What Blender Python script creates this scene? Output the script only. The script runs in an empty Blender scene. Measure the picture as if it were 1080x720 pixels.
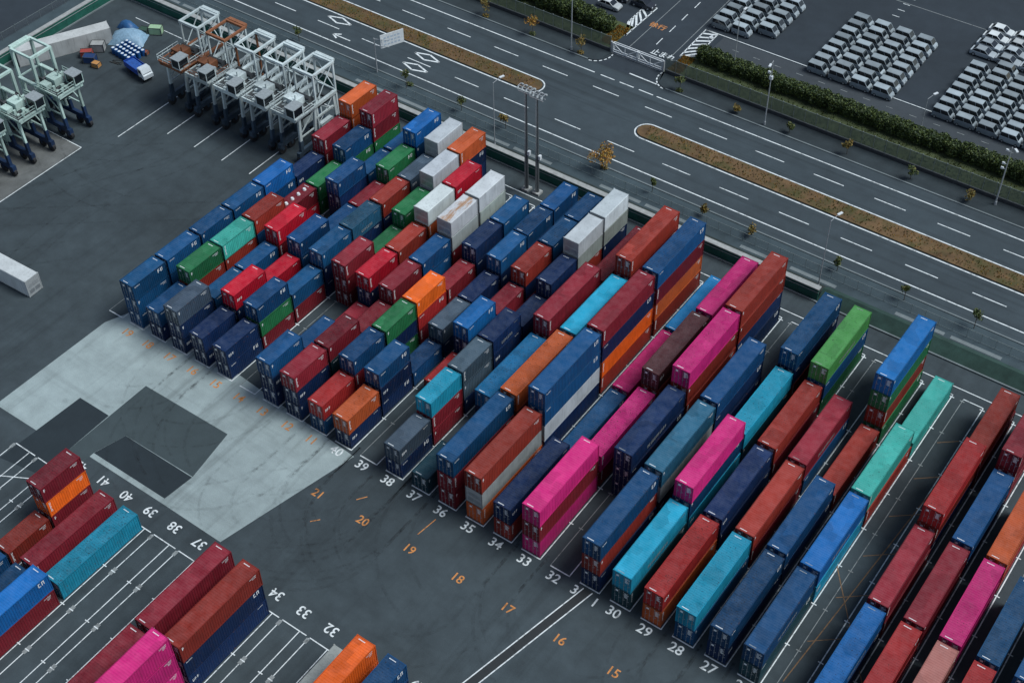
import bpy, math, random
from mathutils import Vector, Matrix
R = math.radians
random.seed(7)
sc = bpy.context.scene
col = sc.collection

# ------------------------------------------------------------------ camera, sky, sun, exposure
cd = bpy.data.cameras.new("camera"); cam = bpy.data.objects.new("camera", cd); col.objects.link(cam)
cam.location = (54.2367, -78.2249, 133.3973)
cam.rotation_euler = (R(44.41218), R(0.73307), R(35.67708))
cd.sensor_width = 36.0; cd.lens = 1466.468 * 36 / 1080; cd.clip_start = 1; cd.clip_end = 3000
sc.camera = cam
w = bpy.data.worlds.new("World"); sc.world = w; w.use_nodes = True
nt = w.node_tree; bg = nt.nodes["Background"]
sky = nt.nodes.new("ShaderNodeTexSky"); sky.sky_type = 'NISHITA'; sky.sun_disc = False
SUN_EL, SUN_AZ = 57.0, 28.0          # azimuth measured from +x towards +y
sky.sun_elevation = R(SUN_EL); sky.sun_rotation = R(90 - SUN_AZ)
sky.air_density = 1.0; sky.dust_density = 0.7; sky.ozone_density = 1.0
hs = nt.nodes.new("ShaderNodeHueSaturation"); hs.inputs["Saturation"].default_value = 0.78
nt.links.new(sky.outputs[0], hs.inputs["Color"]); nt.links.new(hs.outputs[0], bg.inputs[0])
bg.inputs[1].default_value = 0.062
sd = bpy.data.lights.new("sun", 'SUN'); sd.energy = 2.1; sd.angle = R(28); sd.color = (0.94, 0.99, 1.0)
so = bpy.data.objects.new("sun", sd); col.objects.link(so)
sdir = Vector((math.cos(R(SUN_EL)) * math.cos(R(SUN_AZ)), math.cos(R(SUN_EL)) * math.sin(R(SUN_AZ)), math.sin(R(SUN_EL))))
so.rotation_euler = sdir.to_track_quat('Z', 'Y').to_euler(); so.location = (0, 0, 200)
sc.view_settings.view_transform = 'Standard'; sc.view_settings.look = 'None'
sc.view_settings.exposure = 0.68; sc.view_settings.gamma = 1.0; sc.view_settings.use_curve_mapping = False

# ------------------------------------------------------------------ helpers
class MB:
    def __init__(s): s.v = []; s.f = []; s.m = []
    def quad(s, a, b, c, d, mi=0):
        n = len(s.v); s.v += [tuple(a), tuple(b), tuple(c), tuple(d)]; s.f.append((n, n+1, n+2, n+3)); s.m.append(mi)
    def poly(s, pts, mi=0):
        n = len(s.v); s.v += [tuple(p) for p in pts]; s.f.append(tuple(range(n, n+len(pts)))); s.m.append(mi)
    def box(s, x0, x1, y0, y1, z0, z1, mi=0):
        n = len(s.v)
        s.v += [(x0,y0,z0),(x1,y0,z0),(x1,y1,z0),(x0,y1,z0),(x0,y0,z1),(x1,y0,z1),(x1,y1,z1),(x0,y1,z1)]
        s.f += [(n+3,n+2,n+1,n),(n+4,n+5,n+6,n+7),(n,n+1,n+5,n+4),(n+1,n+2,n+6,n+5),(n+2,n+3,n+7,n+6),(n+3,n,n+4,n+7)]
        s.m += [mi]*6
    def bar(s, a, b, wx, wy=None, mi=0):
        """a square bar from a to b"""
        wy = wy or wx; a = Vector(a); b = Vector(b); d = (b-a)
        if d.length < 1e-6: return
        d.normalize(); up = Vector((0,0,1)) if abs(d.z) < .95 else Vector((0,1,0))
        u = d.cross(up).normalized(); t = u.cross(d).normalized()
        n = len(s.v)
        for p in (a, b):
            for su, st in ((-1,-1),(1,-1),(1,1),(-1,1)): s.v.append(tuple(p + u*su*wx/2 + t*st*wy/2))
        s.f += [(n,n+1,n+2,n+3),(n+7,n+6,n+5,n+4),(n,n+4,n+5,n+1),(n+1,n+5,n+6,n+2),(n+2,n+6,n+7,n+3),(n+3,n+7,n+4,n)]
        s.m += [mi]*6
    def tube(s, a, b, r0, r1=None, k=10, mi=0, caps=True):
        r1 = r0 if r1 is None else r1; a = Vector(a); b = Vector(b); d = (b-a).normalized()
        up = Vector((0,0,1)) if abs(d.z) < .95 else Vector((0,1,0))
        u = d.cross(up).normalized(); t = u.cross(d).normalized(); n = len(s.v)
        for p, r in ((a, r0), (b, r1)):
            for i in range(k):
                an = 2*math.pi*i/k; s.v.append(tuple(p + u*math.cos(an)*r + t*math.sin(an)*r))
        for i in range(k):
            j = (i+1) % k; s.f.append((n+i, n+j, n+k+j, n+k+i)); s.m.append(mi)
        if caps:
            s.f.append(tuple(n+k-1-i for i in range(k))); s.f.append(tuple(n+k+i for i in range(k))); s.m += [mi, mi]
    def mesh(s, name, mats, smooth=False):
        me = bpy.data.meshes.new(name); me.from_pydata(s.v, [], s.f)
        for m in (mats if isinstance(mats, (list, tuple)) else [mats]): me.materials.append(m)
        me.polygons.foreach_set("material_index", s.m)
        if smooth: me.polygons.foreach_set("use_smooth", [True]*len(s.f))
        me.update(); return me
    def build(s, name, mats, parent=None, smooth=False, loc=None):
        return link(name, s.mesh(name, mats, smooth), parent, loc)
def link(name, me, parent=None, loc=None):
    o = bpy.data.objects.new(name, me); col.objects.link(o)
    if parent: o.parent = parent
    if loc: o.location = loc
    return o
def tag(o, label=None, cat=None, group=None, kind=None):
    if label: o["label"] = label
    if cat: o["category"] = cat
    if group: o["group"] = group
    if kind: o["kind"] = kind
    return o
def empty(name, loc=(0,0,0), rz=0):
    o = bpy.data.objects.new(name, None); col.objects.link(o); o.location = loc; o.rotation_euler = (0,0,rz); o.empty_display_size = .3
    return o
def copy_tree(o, parent=None, color=None):
    c = o.copy(); col.objects.link(c)
    if parent: c.parent = parent
    if color and c.type == 'MESH': c.color = color
    for ch in KIDS.get(o.name, []): copy_tree(ch, c, color)
    return c
KIDS = {}
def index_kids(root):
    KIDS[root.name] = list(root.children)
    for ch in root.children: index_kids(ch)

# ------------------------------------------------------------------ materials
def newmat(name):
    m = bpy.data.materials.new(name); m.use_nodes = True
    return m, m.node_tree.nodes, m.node_tree.links, m.node_tree.nodes["Principled BSDF"]
def noise(N, L, vec, scale, detail=4, rough=.55):
    n = N.new("ShaderNodeTexNoise"); n.inputs["Scale"].default_value = scale; n.inputs["Detail"].default_value = detail
    n.inputs["Roughness"].default_value = rough
    if vec is not None: L.new(vec, n.inputs["Vector"])
    return n
def ramp(N, L, fac, stops):
    r = N.new("ShaderNodeValToRGB"); e = r.color_ramp.elements
    while len(e) < len(stops): e.new(.5)
    for i, (p, c) in enumerate(stops):
        e[i].position = p; e[i].color = (c if len(c) == 4 else (*c, 1)) if not isinstance(c, (int, float)) else (c, c, c, 1)
    L.new(fac, r.inputs[0]); return r
def mix(N, L, fac, a, b, mode='MIX'):
    m = N.new("ShaderNodeMix"); m.data_type = 'RGBA'; m.blend_type = mode
    for sock, v in ((m.inputs[0], fac), (m.inputs[6], a), (m.inputs[7], b)):
        if hasattr(v, "is_linked") or hasattr(v, "links"): L.new(v, sock)
        else: sock.default_value = v if isinstance(v, (int, float)) else (*v, 1)
    return m.outputs[2]
def plain(name, c, rough=.6, metal=0, var=.12, scale=3.0, spec=.4):
    m, N, L, b = newmat(name)
    tc = N.new("ShaderNodeTexCoord"); n = noise(N, L, tc.outputs["Object"], scale, 5)
    r = ramp(N, L, n.outputs[0], [(.25, tuple(x*(1-var) for x in c)), (.75, tuple(min(1, x*(1+var)) for x in c))])
    L.new(r.outputs[0], b.inputs["Base Color"]); b.inputs["Roughness"].default_value = rough; b.inputs["Metallic"].default_value = metal
    b.inputs["Specular IOR Level"].default_value = spec
    return m
def object_paint(name, dirt=.5, rough=.5, dust=0., streak=True, rust=.62, dark=1.0, specks=False):
    """paint that takes each object's own colour, with dirt, fading and rust of its own"""
    m, N, L, b = newmat(name)
    oi = N.new("ShaderNodeObjectInfo"); tc = N.new("ShaderNodeTexCoord")
    off = N.new("ShaderNodeVectorMath"); off.operation = 'SCALE'; off.inputs[0].default_value = (37, 91, 53); L.new(oi.outputs["Random"], off.inputs["Scale"])
    add = N.new("ShaderNodeVectorMath"); L.new(tc.outputs["Object"], add.inputs[0]); L.new(off.outputs[0], add.inputs[1])
    v = add.outputs[0]
    big = noise(N, L, v, .55, 4)
    r1 = ramp(N, L, big.outputs[0], [(.3, .84), (.7, 1.1)])
    c = mix(N, L, 1.0, oi.outputs["Color"], r1.outputs[0], 'MULTIPLY')
    # each box has faded differently
    hv = N.new("ShaderNodeHueSaturation"); L.new(c, hv.inputs["Color"])
    mr = N.new("ShaderNodeMapRange"); mr.inputs[3].default_value = .72*dark; mr.inputs[4].default_value = 1.25*dark; L.new(oi.outputs["Random"], mr.inputs[0]); L.new(mr.outputs[0], hv.inputs["Value"])
    c = hv.outputs[0]
    if dust: 
        dn = noise(N, L, v, 1.1, 6, .7); dr = ramp(N, L, dn.outputs[0], [(.35, 0.0), (.72, dust)])
        c = mix(N, L, dr.outputs[0], c, (.22, .235, .24))
    if streak:
        mp = N.new("ShaderNodeMapping"); mp.inputs["Scale"].default_value = (3.2, 3.2, .35); L.new(v, mp.inputs[0])
        sn = noise(N, L, mp.outputs[0], 1.0, 5, .65); sr = ramp(N, L, sn.outputs[0], [(.5, 0.0), (.75, dirt)])
        c = mix(N, L, sr.outputs[0], c, (.035, .03, .028))
    if specks:
        sn2 = noise(N, L, v, 5.5, 3, .6); th = N.new("ShaderNodeMath"); th.operation = 'MULTIPLY_ADD'; L.new(oi.outputs["Random"], th.inputs[0]); th.inputs[1].default_value = -.11; L.new(sn2.outputs[0], th.inputs[2])
        sr2 = ramp(N, L, th.outputs[0], [(.585, 0.0), (.63, .7)]); c = mix(N, L, sr2.outputs[0], c, (.02,.02,.02))
        vr = N.new("ShaderNodeTexVoronoi"); vr.distance = 'CHEBYCHEV'; vr.inputs["Scale"].default_value = .45; L.new(v, vr.inputs["Vector"])
        hr = N.new("ShaderNodeSeparateColor"); L.new(vr.outputs["Color"], hr.inputs[0])
        pr_ = ramp(N, L, hr.outputs[0], [(.0, .78), (.14, .8), (.16, 1.0), (.86, 1.0), (.88, 1.16)]); pr_.color_ramp.interpolation = 'CONSTANT'
        c = mix(N, L, .7, c, mix(N, L, 1.0, c, pr_.outputs[0], 'MULTIPLY'))
    rn = noise(N, L, v, 2.3, 8, .72); rr = ramp(N, L, rn.outputs[0], [(rust, 0.0), (rust+.05, .75)])
    c = mix(N, L, rr.outputs[0], c, (.12, .05, .028))
    L.new(c, b.inputs["Base Color"]); b.inputs["Roughness"].default_value = rough
    b.inputs["Specular IOR Level"].default_value = .22
    rg = ramp(N, L, big.outputs[0], [(.3, rough-.1), (.7, rough+.15)]); L.new(rg.outputs[0], b.inputs["Roughness"])
    return m
M_BODY = object_paint("container_paint", dirt=.35)
M_ROOF = object_paint("container_roof_paint", dust=.12, streak=False, rough=.55, rust=.67, specks=True)
M_FRAME = object_paint("container_frame_paint", dirt=.5, rust=.6, dark=.8)
M_REEF = object_paint('insulated_box_paint', dirt=.3, rust=.76, dust=.1)
M_REEFRUST = object_paint('rust_stained_roof_paint', dirt=.3, rust=.76, dust=.1)
N_ = M_REEFRUST.node_tree.nodes; L_ = M_REEFRUST.node_tree.links; b_ = N_["Principled BSDF"]; o_ = b_.inputs["Base Color"].links[0].from_socket
t_ = N_.new("ShaderNodeTexCoord"); mp_ = N_.new("ShaderNodeMapping"); mp_.inputs["Scale"].default_value = (2.6, .55, 1); L_.new(t_.outputs["Object"], mp_.inputs[0])
q_ = noise(N_, L_, mp_.outputs[0], 1.0, 7, .7); sx_ = N_.new("ShaderNodeSeparateXYZ"); L_.new(t_.outputs["Object"], sx_.inputs[0])
dx_ = N_.new("ShaderNodeMath"); dx_.operation = 'SUBTRACT'; L_.new(sx_.outputs[0], dx_.inputs[0]); dx_.inputs[1].default_value = 1.3
ab_ = N_.new("ShaderNodeMath"); ab_.operation = 'ABSOLUTE'; L_.new(dx_.outputs[0], ab_.inputs[0])
ad_ = N_.new("ShaderNodeMath"); ad_.operation = 'MULTIPLY_ADD'; L_.new(ab_.outputs[0], ad_.inputs[0]); ad_.inputs[1].default_value = -.22; L_.new(q_.outputs[0], ad_.inputs[2])
r_ = ramp(N_, L_, ad_.outputs[0], [(.36, 0.0), (.5, .85)]); L_.new(mix(N_, L_, r_.outputs[0], o_, (.33, .16, .06)), b_.inputs["Base Color"])
M_STEEL = object_paint("crane_paint", dirt=.45, rust=.64)
M_CAR = object_paint("car_paint", dirt=.1, rough=.28, streak=False, rust=.95)
M_MARK = plain("white_lettering", (.72, .74, .74), .6)
M_MARKDIM = plain('faded_lettering', (.26, .28, .28), .6)
M_ROD = plain("galvanised_rod", (.34, .36, .37), .45, .6)
M_DARK = plain("dark_rubber", (.02, .02, .022), .75)
M_GLASS = plain("dark_glass", (.008, .012, .016), .1, 0, .1, spec=.7)
M_GALV = plain("galvanised_steel", (.42, .44, .45), .45, .35)
M_WHITEP = plain("white_paint_metal", (.68, .71, .71), .45)
M_LAMP = plain("lamp_housing", (.6, .63, .64), .35)
M_NAVY = object_paint("bogie_paint", dirt=.5, rust=.66)
M_CONC = plain("concrete", (.3, .31, .3), .85, var=.25, scale=1.2)
M_REEFUNIT = plain("grey_machinery_panel", (.36, .38, .38), .5, .2, .2)
M_RUSTY = plain("rusty_patch", (.4, .18, .06), .8, 0, .4, 6)

def ground_mat(name, c, var=.2, patch=.12, rough=.85, lines=None, tint=None):
    m, N, L, b = newmat(name)
    g = N.new("ShaderNodeNewGeometry"); p = g.outputs["Position"]
    n1 = noise(N, L, p, .035, 5, .6); n2 = noise(N, L, p, .35, 6, .65); n3 = noise(N, L, p, 9, 3)
    r1 = ramp(N, L, n1.outputs[0], [(.3, 1-var), (.7, 1+var)])
    r2 = ramp(N, L, n2.outputs[0], [(.3, 1-patch), (.7, 1+patch)])
    r3 = ramp(N, L, n3.outputs[0], [(.3, .88), (.7, 1.12)])
    cc = mix(N, L, 1.0, c, r1.outputs[0], 'MULTIPLY'); cc = mix(N, L, 1.0, cc, r2.outputs[0], 'MULTIPLY'); cc = mix(N, L, 1.0, cc, r3.outputs[0], 'MULTIPLY')
    if lines:   # tyre streaks along y (and a little along x): worn dark bands
        for sx, sy, amt in lines:
            mp = N.new("ShaderNodeMapping"); mp.inputs["Scale"].default_value = (sx, sy, 1); L.new(p, mp.inputs[0])
            n = noise(N, L, mp.outputs[0], 1.0, 4, .6); r = ramp(N, L, n.outputs[0], [(.52, 1.0), (.72, 1-amt)])
            cc = mix(N, L, 1.0, cc, r.outputs[0], 'MULTIPLY')
    # oil spots
    v = N.new("ShaderNodeTexVoronoi"); v.inputs["Scale"].default_value = .16; L.new(p, v.inputs["Vector"])
    sp = ramp(N, L, v.outputs["Distance"], [(.03, .7), (.1, 1.0)])
    cc = mix(N, L, .6, cc, mix(N, L, 1.0, cc, sp.outputs[0], 'MULTIPLY'))
    L.new(cc, b.inputs["Base Color"]); b.inputs["Roughness"].default_value = rough; b.inputs["Specular IOR Level"].default_value = .3
    bp = N.new("ShaderNodeBump"); bp.inputs["Strength"].default_value = .25; bp.inputs["Distance"].default_value = .03
    L.new(n3.outputs[0], bp.inputs["Height"]); L.new(bp.outputs[0], b.inputs["Normal"])
    return m
M_YARD = ground_mat("yard_asphalt", (.042, .056, .063), .30, .18, lines=[(.5, .03, .22), (.04, .35, .12)])
M_ROAD = ground_mat("road_asphalt", (.042, .057, .066), .14, .12, lines=[(.008, .9, .3), (.05, .3, .15)])
M_LOT = ground_mat("car_park_asphalt", (.026, .035, .044), .15, .12)
M_SLAB = ground_mat("concrete_slab", (.27, .325, .325), .16, .14, lines=[(.42, .025, .38), (.03, .5, .18)])
M_PATCHD = ground_mat("dark_asphalt_patch", (.019, .028, .034), .15, .12)
M_PATCHM = ground_mat("grey_asphalt_patch", (.045, .062, .067), .15, .12)
M_WALK = ground_mat("pavement_asphalt", (.026, .036, .041), .2, .2)
M_WALK2 = ground_mat("pavement_grey", (.045, .066, .076), .2, .2)
M_SOIL = ground_mat("median_soil", (.12, .072, .034), .3, .4)
N_ = M_SOIL.node_tree.nodes; L_ = M_SOIL.node_tree.links; b_ = N_["Principled BSDF"]; o_ = b_.inputs["Base Color"].links[0].from_socket
g_ = N_.new("ShaderNodeNewGeometry"); q_ = noise(N_, L_, g_.outputs["Position"], .28, 7, .72); r_ = ramp(N_, L_, q_.outputs[0], [(.46, 0.0), (.62, .85)])
L_.new(mix(N_, L_, r_.outputs[0], o_, (.055, .056, .018)), b_.inputs["Base Color"])
M_GRASSD = ground_mat("dry_grass", (.055, .07, .03), .35, .4)
M_KERB = ground_mat("kerb_concrete", (.15, .175, .18), .15, .2)
def worn_paint(name, c):
    m, N, L, b = newmat(name)
    g = N.new("ShaderNodeNewGeometry"); n = noise(N, L, g.outputs["Position"], 1.6, 6, .7)
    r = ramp(N, L, n.outputs[0], [(.36, tuple(x*.45 for x in c)), (.5, c)])
    L.new(r.outputs[0], b.inputs["Base Color"]); b.inputs["Roughness"].default_value = .75
    return m
M_LINE = worn_paint("white_road_paint", (.66, .7, .7))
M_FAINT = worn_paint("faint_road_paint", (.22, .24, .24))
M_ORANGE = worn_paint("orange_road_paint", (.55, .22, .06))
M_ORANGEF = worn_paint("faded_orange_paint", (.2, .11, .05))
M_GWALL = plain("green_wall_paint", (.014, .1, .072), .6, 0, .3, .8)

# ------------------------------------------------------------------ setting: ground and roads
def sheet(name, pts, z, m):
    b = MB(); b.poly([(x, y, z) for x, y in pts]); o = b.build(name, m); tag(o, kind='structure'); return o
def rect(x0, x1, y0, y1): return [(x0,y0),(x1,y0),(x1,y1),(x0,y1)]
sheet("ground", rect(-900, 900, -900, 1200), -.03, M_YARD)
sheet("yard", rect(-130.4, 400, -300, 57), 0, M_YARD)
sheet("concrete_slab", [(-71.5,-20.6),(-58.0,-20.5),(-54.9,-19.6),(-42.4,-19.6),(-32.3,-19.7),(-27.8,-0.6),(-69,3.2),(-71.2,-2)], .004, M_SLAB)
sheet("asphalt_patch", [(-63.4,-13.5),(-58,-13.5),(-57.9,-20.5),(-57.9,-25.2),(-64,-26.2)], .008, M_PATCHD)
sheet("asphalt_patch", [(-57.9,-7.1),(-43.3,-7.0),(-42.0,-14.5),(-53.7,-14.6),(-54.9,-18.8),(-54.9,-22.0),(-57.9,-22)], .008, M_PATCHM)
sheet("asphalt_patch", [(-53.7,-14.62),(-42,-14.62),(-42.4,-18.9),(-54.9,-18.9)], .008, M_PATCHD)
sheet("washing_pad", rect(-125, -103.4, 1, 22.8), .004, ground_mat("pad_concrete", (.11,.115,.112), .3, .3))
# verge, pavements and carriageways (all along x)
X0, X1 = -131, 330
sheet("verge", rect(X0, X1, 58.4, 60.7), .004, ground_mat("gravel_verge", (.03,.04,.037), .3, .3))
b = MB()
for i in range(-16, 40):
    if i % 3 != 1 or i > 6:
        b.box(i*8+.3, i*8+7.4, 60.95, 61.6, -.02, .06)
tag(b.build("drain_cover", M_KERB), kind='structure')
sheet("pavement", rect(X0, X1, 60.7, 65.3), .012, M_WALK2)
b = MB(); b.box(X0, X1, 65.3, 65.55, -.03, .13); tag(b.build("kerb", M_KERB), kind='structure')
sheet("road", rect(-320, 400, 65.5, 88.0), .006, M_ROAD)
b = MB(); b.box(X0-190, -51.6, 87.85, 88.1, -.03, .13); b.box(-36.4, X1, 87.85, 88.1, -.03, .13); tag(b.build("kerb", M_KERB), kind='structure')
# far pavement with rounded corners at the driveway
def arc(cx, cy, r, a0, a1, n=10): return [(cx + r*math.cos(R(a0+(a1-a0)*i/n)), cy + r*math.sin(R(a0+(a1-a0)*i/n))) for i in range(n+1)]
sheet("pavement", [(-320,88.1)] + arc(-51.8, 90.8, 2.8, -90, 20) + [(-49.1, 91.7), (-320, 91.7)], .1, M_WALK)
sheet("pavement", arc(-36.2, 90.9, 2.9, 160, 270) + [(X1, 88.1), (X1, 91.7), (-39.2, 91.7)], .1, M_WALK)
sheet("grass_strip", rect(-320, -50.3, 92.1, 100.5), .02, M_GRASSD)
sheet("grass_strip", [(-39.3,92.1),(X1,92.1),(X1,101),(-35.8,101),(-38.8,96)], .02, M_GRASSD)
sheet("car_park", rect(-320, 400, 88, 400), 0.0, M_LOT)
sheet("driveway", [(-51.5,88),(-36.5,88),(-39.3,92.0),(-39.3,400),(-50,400),(-50,92)], .008, M_LOT)
sheet("lane_strip", [(-36, 101.2), (X1, 101.2), (X1, 106.4), (-36, 106.4)], .004, ground_mat("lane_asphalt", (.045,.054,.062), .12, .1))
sheet("far_lane", rect(-320, -131.2, -300, 65), -.012, M_LOT)
# medians
def median(name, pts):
    b = MB(); n = len(pts); top = [(x, y, .16) for x, y in pts]; bot = [(x, y, -.02) for x, y in pts]
    b.poly(top)
    for i in range(n): b.quad(bot[i], bot[(i+1)%n], top[(i+1)%n], top[i])
    o = b.build(name, M_SOIL); tag(o, kind='structure')
m1 = [(-320, 74.95)] + [(-320, 78.25)][::-1]
median("median_strip", [(-320, 78.25), (-320, 74.95)] + arc(-54.9, 76.6, 1.65, -90, 90))
median("median_strip", arc(-32.8, 76.6, 1.65, 90, 270) + [(X1, 74.95), (X1, 78.25)])
# ------------------------------------------------------------------ painted markings
wl = MB(); fl = MB(); ol = MB(); of = MB()
def line(b, x0, y0, x1, y1, wd, z=.012):
    d = Vector((x1-x0, y1-y0, 0)); n = Vector((-d.y, d.x, 0)).normalized()*wd/2
    a = Vector((x0, y0, z)); c = Vector((x1, y1, z)); b.quad(a-n, c-n, c+n, a+n)
ZR = .018
line(wl, -320, 67.6, X1, 67.6, .2, ZR); line(wl, -320, 85.4, -48.5, 85.4, .2, ZR); line(wl, -36.5, 85.4, X1, 85.4, .2, ZR)
for i in range(3): line(wl, -47.3+i*3.7, 85.4, -44.6+i*3.7, 85.4, .2, ZR)
for k in range(-26, 34):
    x = -86.7 + 10*(k+5); line(wl, x-50+50, 71.1, x+4.9, 71.1, .17, ZR)
    line(wl, x+.1, 82, x+5.1, 82, .17, ZR)
def loop_line(pts, wd, z):
    for p, q in zip(pts, pts[1:]): line(wl, *p, *q, wd, z)
loop_line([(-320, 78.75)] + [(-320, 78.6)] + arc(-54.9, 76.6, 2.0, 90, -90, 12) + [(-320, 74.6)], .22, ZR)
loop_line([(X1, 78.6)] + arc(-32.8, 76.6, 2.0, 90, 270, 12) + [(X1, 74.6)], .22, ZR)
def diamond(cx, cy, lx=2.6, ly=.85):
    o = [(cx-lx, cy), (cx, cy-ly), (cx+lx, cy), (cx, cy+ly)]
    for p, q in zip(o, o[1:]+o[:1]): line(wl, *p, *q, .3, ZR)
diamond(-74.0, 73.0); diamond(-73.9, 69.6)
# arrow ahead of the diamonds
for ax in (-88.5,):
    line(wl, ax-3.2, 69.4, ax+.6, 69.4, .22, ZR); line(wl, ax-3.2, 69.4, ax-1.9, 70.1, .3, ZR); line(wl, ax-3.2, 69.4, ax-1.9, 68.7, .3, ZR)
diamond(-93.5, 73.2)
# driveway
DZ = .02
for y in (98.1, 102.6, 106.9, 111.5, 116, 120.5, 125, 129.5): line(wl, -44.35-(y-98)*.03, y, -44.45-(y-98)*.03, y+2.2, .16, DZ)
line(fl, -47.7, 94.5, -48.6, 140, .12, DZ); line(fl, -40.4, 95.5, -41.6, 140, .12, DZ)
line(wl, -43.6, 88.4, -38.3, 88.3, .25, DZ)
for c, r, a0, a1 in (((-51.8, 90.8), 3.05, -80, 20), ((-36.2, 90.9), 3.15, 165, 265)):
    n = 6
    for i in range(n):
        s0 = a0 + (a1-a0)*i/n; s1 = s0 + (a1-a0)*.6/n
        line(wl, c[0]+r*math.cos(R(s0)), c[1]+r*math.sin(R(s0)), c[0]+r*math.cos(R(s1)), c[1]+r*math.sin(R(s1)), .22, DZ)
def hatch(poly, n, inset=.0):
    """a hatched island: outline and slanting stripes between its two long sides"""
    for p, q in zip(poly, poly[1:]+poly[:1]): line(wl, *p, *q, .2, DZ)
    a, b_, c, d = poly
    for i in range(n):
        t0 = i/n; t1 = (i+.8)/n
        p = (a[0]+(b_[0]-a[0])*t0, a[1]+(b_[1]-a[1])*t0); q = (d[0]+(c[0]-d[0])*t1, d[1]+(c[1]-d[1])*t1)
        line(wl, *p, *q, .38, DZ)
hatch([(-50.1,97.4),(-50.1,107.8),(-52.2,107.4),(-52.0,101.2)], 6)
hatch([(-39.3,97.3),(-39.7,106.8),(-37.3,106.6),(-37.0,99.0)], 7)
line(wl, -39.8, 106.8, X1, 106.75, .16, DZ)
line(fl, -28, 133.8, X1, 133.4, .14, DZ)
for i in range(40): line(fl, -33+i*4, 104.0, -31.8+i*4, 104.0, .12, DZ)
for i in range(8): line(wl, -15.5+.9*0, 129+i*2.2, -14.2, 129+i*2.2, .14, DZ)
# slots of the container yard
P = 4.106; BY = 6.408
def xr(n): return (33-n)*P
for n in range(18, 51):
    x = xr(n); ye = 51.7
    line(wl, x, -.05, x, ye, .13); line(fl, x-2.66, .1, x-2.66, ye, .09)
    line(wl, x-2.66, 0, x-.07, 0, .16, .0125); line(wl, x-2.66, ye, x-.07, ye, .13, .0125)
    for k in range(1, 9):
        line(wl, x-.3, k*BY, x+.35, k*BY, .14, .0165); line(fl, x-2.96, k*BY, x-2.36, k*BY, .14, .0165)
line(wl, -66, 53.2, 140, 53.2, .14)
for n in range(28, 49):
    x = xr(n)
    line(wl, x, -23.5, x, -90, .12); line(wl, x-2.66, -23.55, x-2.66, -90, .12); line(wl, x-2.66+.06, -23.45, x+1.0, -23.45, .13, .0125)
    for k in range(1, 11):
        y = -23.5-k*BY
        line(wl, x-.3, y, x+.35, y, .13, .0165); line(wl, x-2.96, y, x-2.3, y, .13, .0165)
        b = fl; line(b, x-2.66, y-.55, x-2.66, y+.55, .5, .0145)
    line(fl, x-2.66, -24.3, x-2.66, -23.6, .45, .0145)
line(wl, -68, -31.5, -53.9, -23.9, .12, .0125)
# straddle carrier bays
for x, y0, y1 in ((-100.7,28,50),(-94.8,33,50),(-88.9,33,50),(-83.0,33,50),(-77.2,33,50)): line(wl, x, y0, x, y1, .16)
line(wl, -123.6, 53.6, -78, 53.2, .14)
for p, q in (((-125,22.8),(-103.4,22.8)),((-103.4,22.8),(-103.4,1))): line(wl, *p, *q, .14)
# orange lines and the drain channel
line(of, 26.5, 21.8, 39.5, 4.2, .12, .0125)
for i in range(6): line(of, 30.4+.0*i, 8+i*7, 33.4, 9+i*7+1.5, .11, .0125)
line(of, 33.3, 40, 30.6, 2, .13, .0155); line(ol, -14.6, 4.8, -10.0, 1.0, .1)
line(ol, -13.5, -2.4, -13.9, -5.4, .12); line(ol, -22.4, -4.5, -23.2, -5.6, .12); line(ol, -24.8, -10.4, -25.6, -11.3, .12)
for i in range(3): line(of, 3.2+i*.2, 4+i*6, 5.6+i*.2, 5.2+i*6, .12, .0125)
line(wl, 7.55, -.4, 3.0, -21, .14); line(wl, 6.35, -.4, 1.8, -21, .14)
b = MB(); b.quad((6.42,-.3,.009),(1.87,-21,.009),(2.93,-21,.009),(7.48,-.3,.009)); tag(b.build("drain_channel", plain("drain_grate", (.02,.024,.026), .7)), kind='structure')
# dark rubber tracks left by the carriers' tyres
m_, N_, L_, b_ = newmat("tyre_track"); b_.inputs["Base Color"].default_value = (.012,.014,.016,1); b_.inputs["Roughness"].default_value = .8
g_ = N_.new("ShaderNodeNewGeometry"); n_ = noise(N_, L_, g_.outputs["Position"], .9, 6, .7); r_ = ramp(N_, L_, n_.outputs[0], [(.42, 0.0), (.78, .24)])
t_ = N_.new("ShaderNodeBsdfTransparent"); x_ = N_.new("ShaderNodeMixShader"); L_.new(r_.outputs[0], x_.inputs[0]); L_.new(t_.outputs[0], x_.inputs[1]); L_.new(b_.outputs[0], x_.inputs[2]); L_.new(x_.outputs[0], N_["Material Output"].inputs[0])
M_TYRE = m_; tyr = MB(); tr_ = random.Random(21)
def track(pts, wd, z):
    ps = [Vector((x, y, z)) for x, y in pts]; L = []
    for i, p in enumerate(ps):
        d = (ps[min(i+1, len(ps)-1)] - ps[max(i-1, 0)]).normalized(); n = Vector((-d.y, d.x, 0))*wd/2; L.append((p-n, p+n))
    for (a, b), (c, d) in zip(L, L[1:]): tyr.quad(a, c, d, b)
k_ = 0
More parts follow.
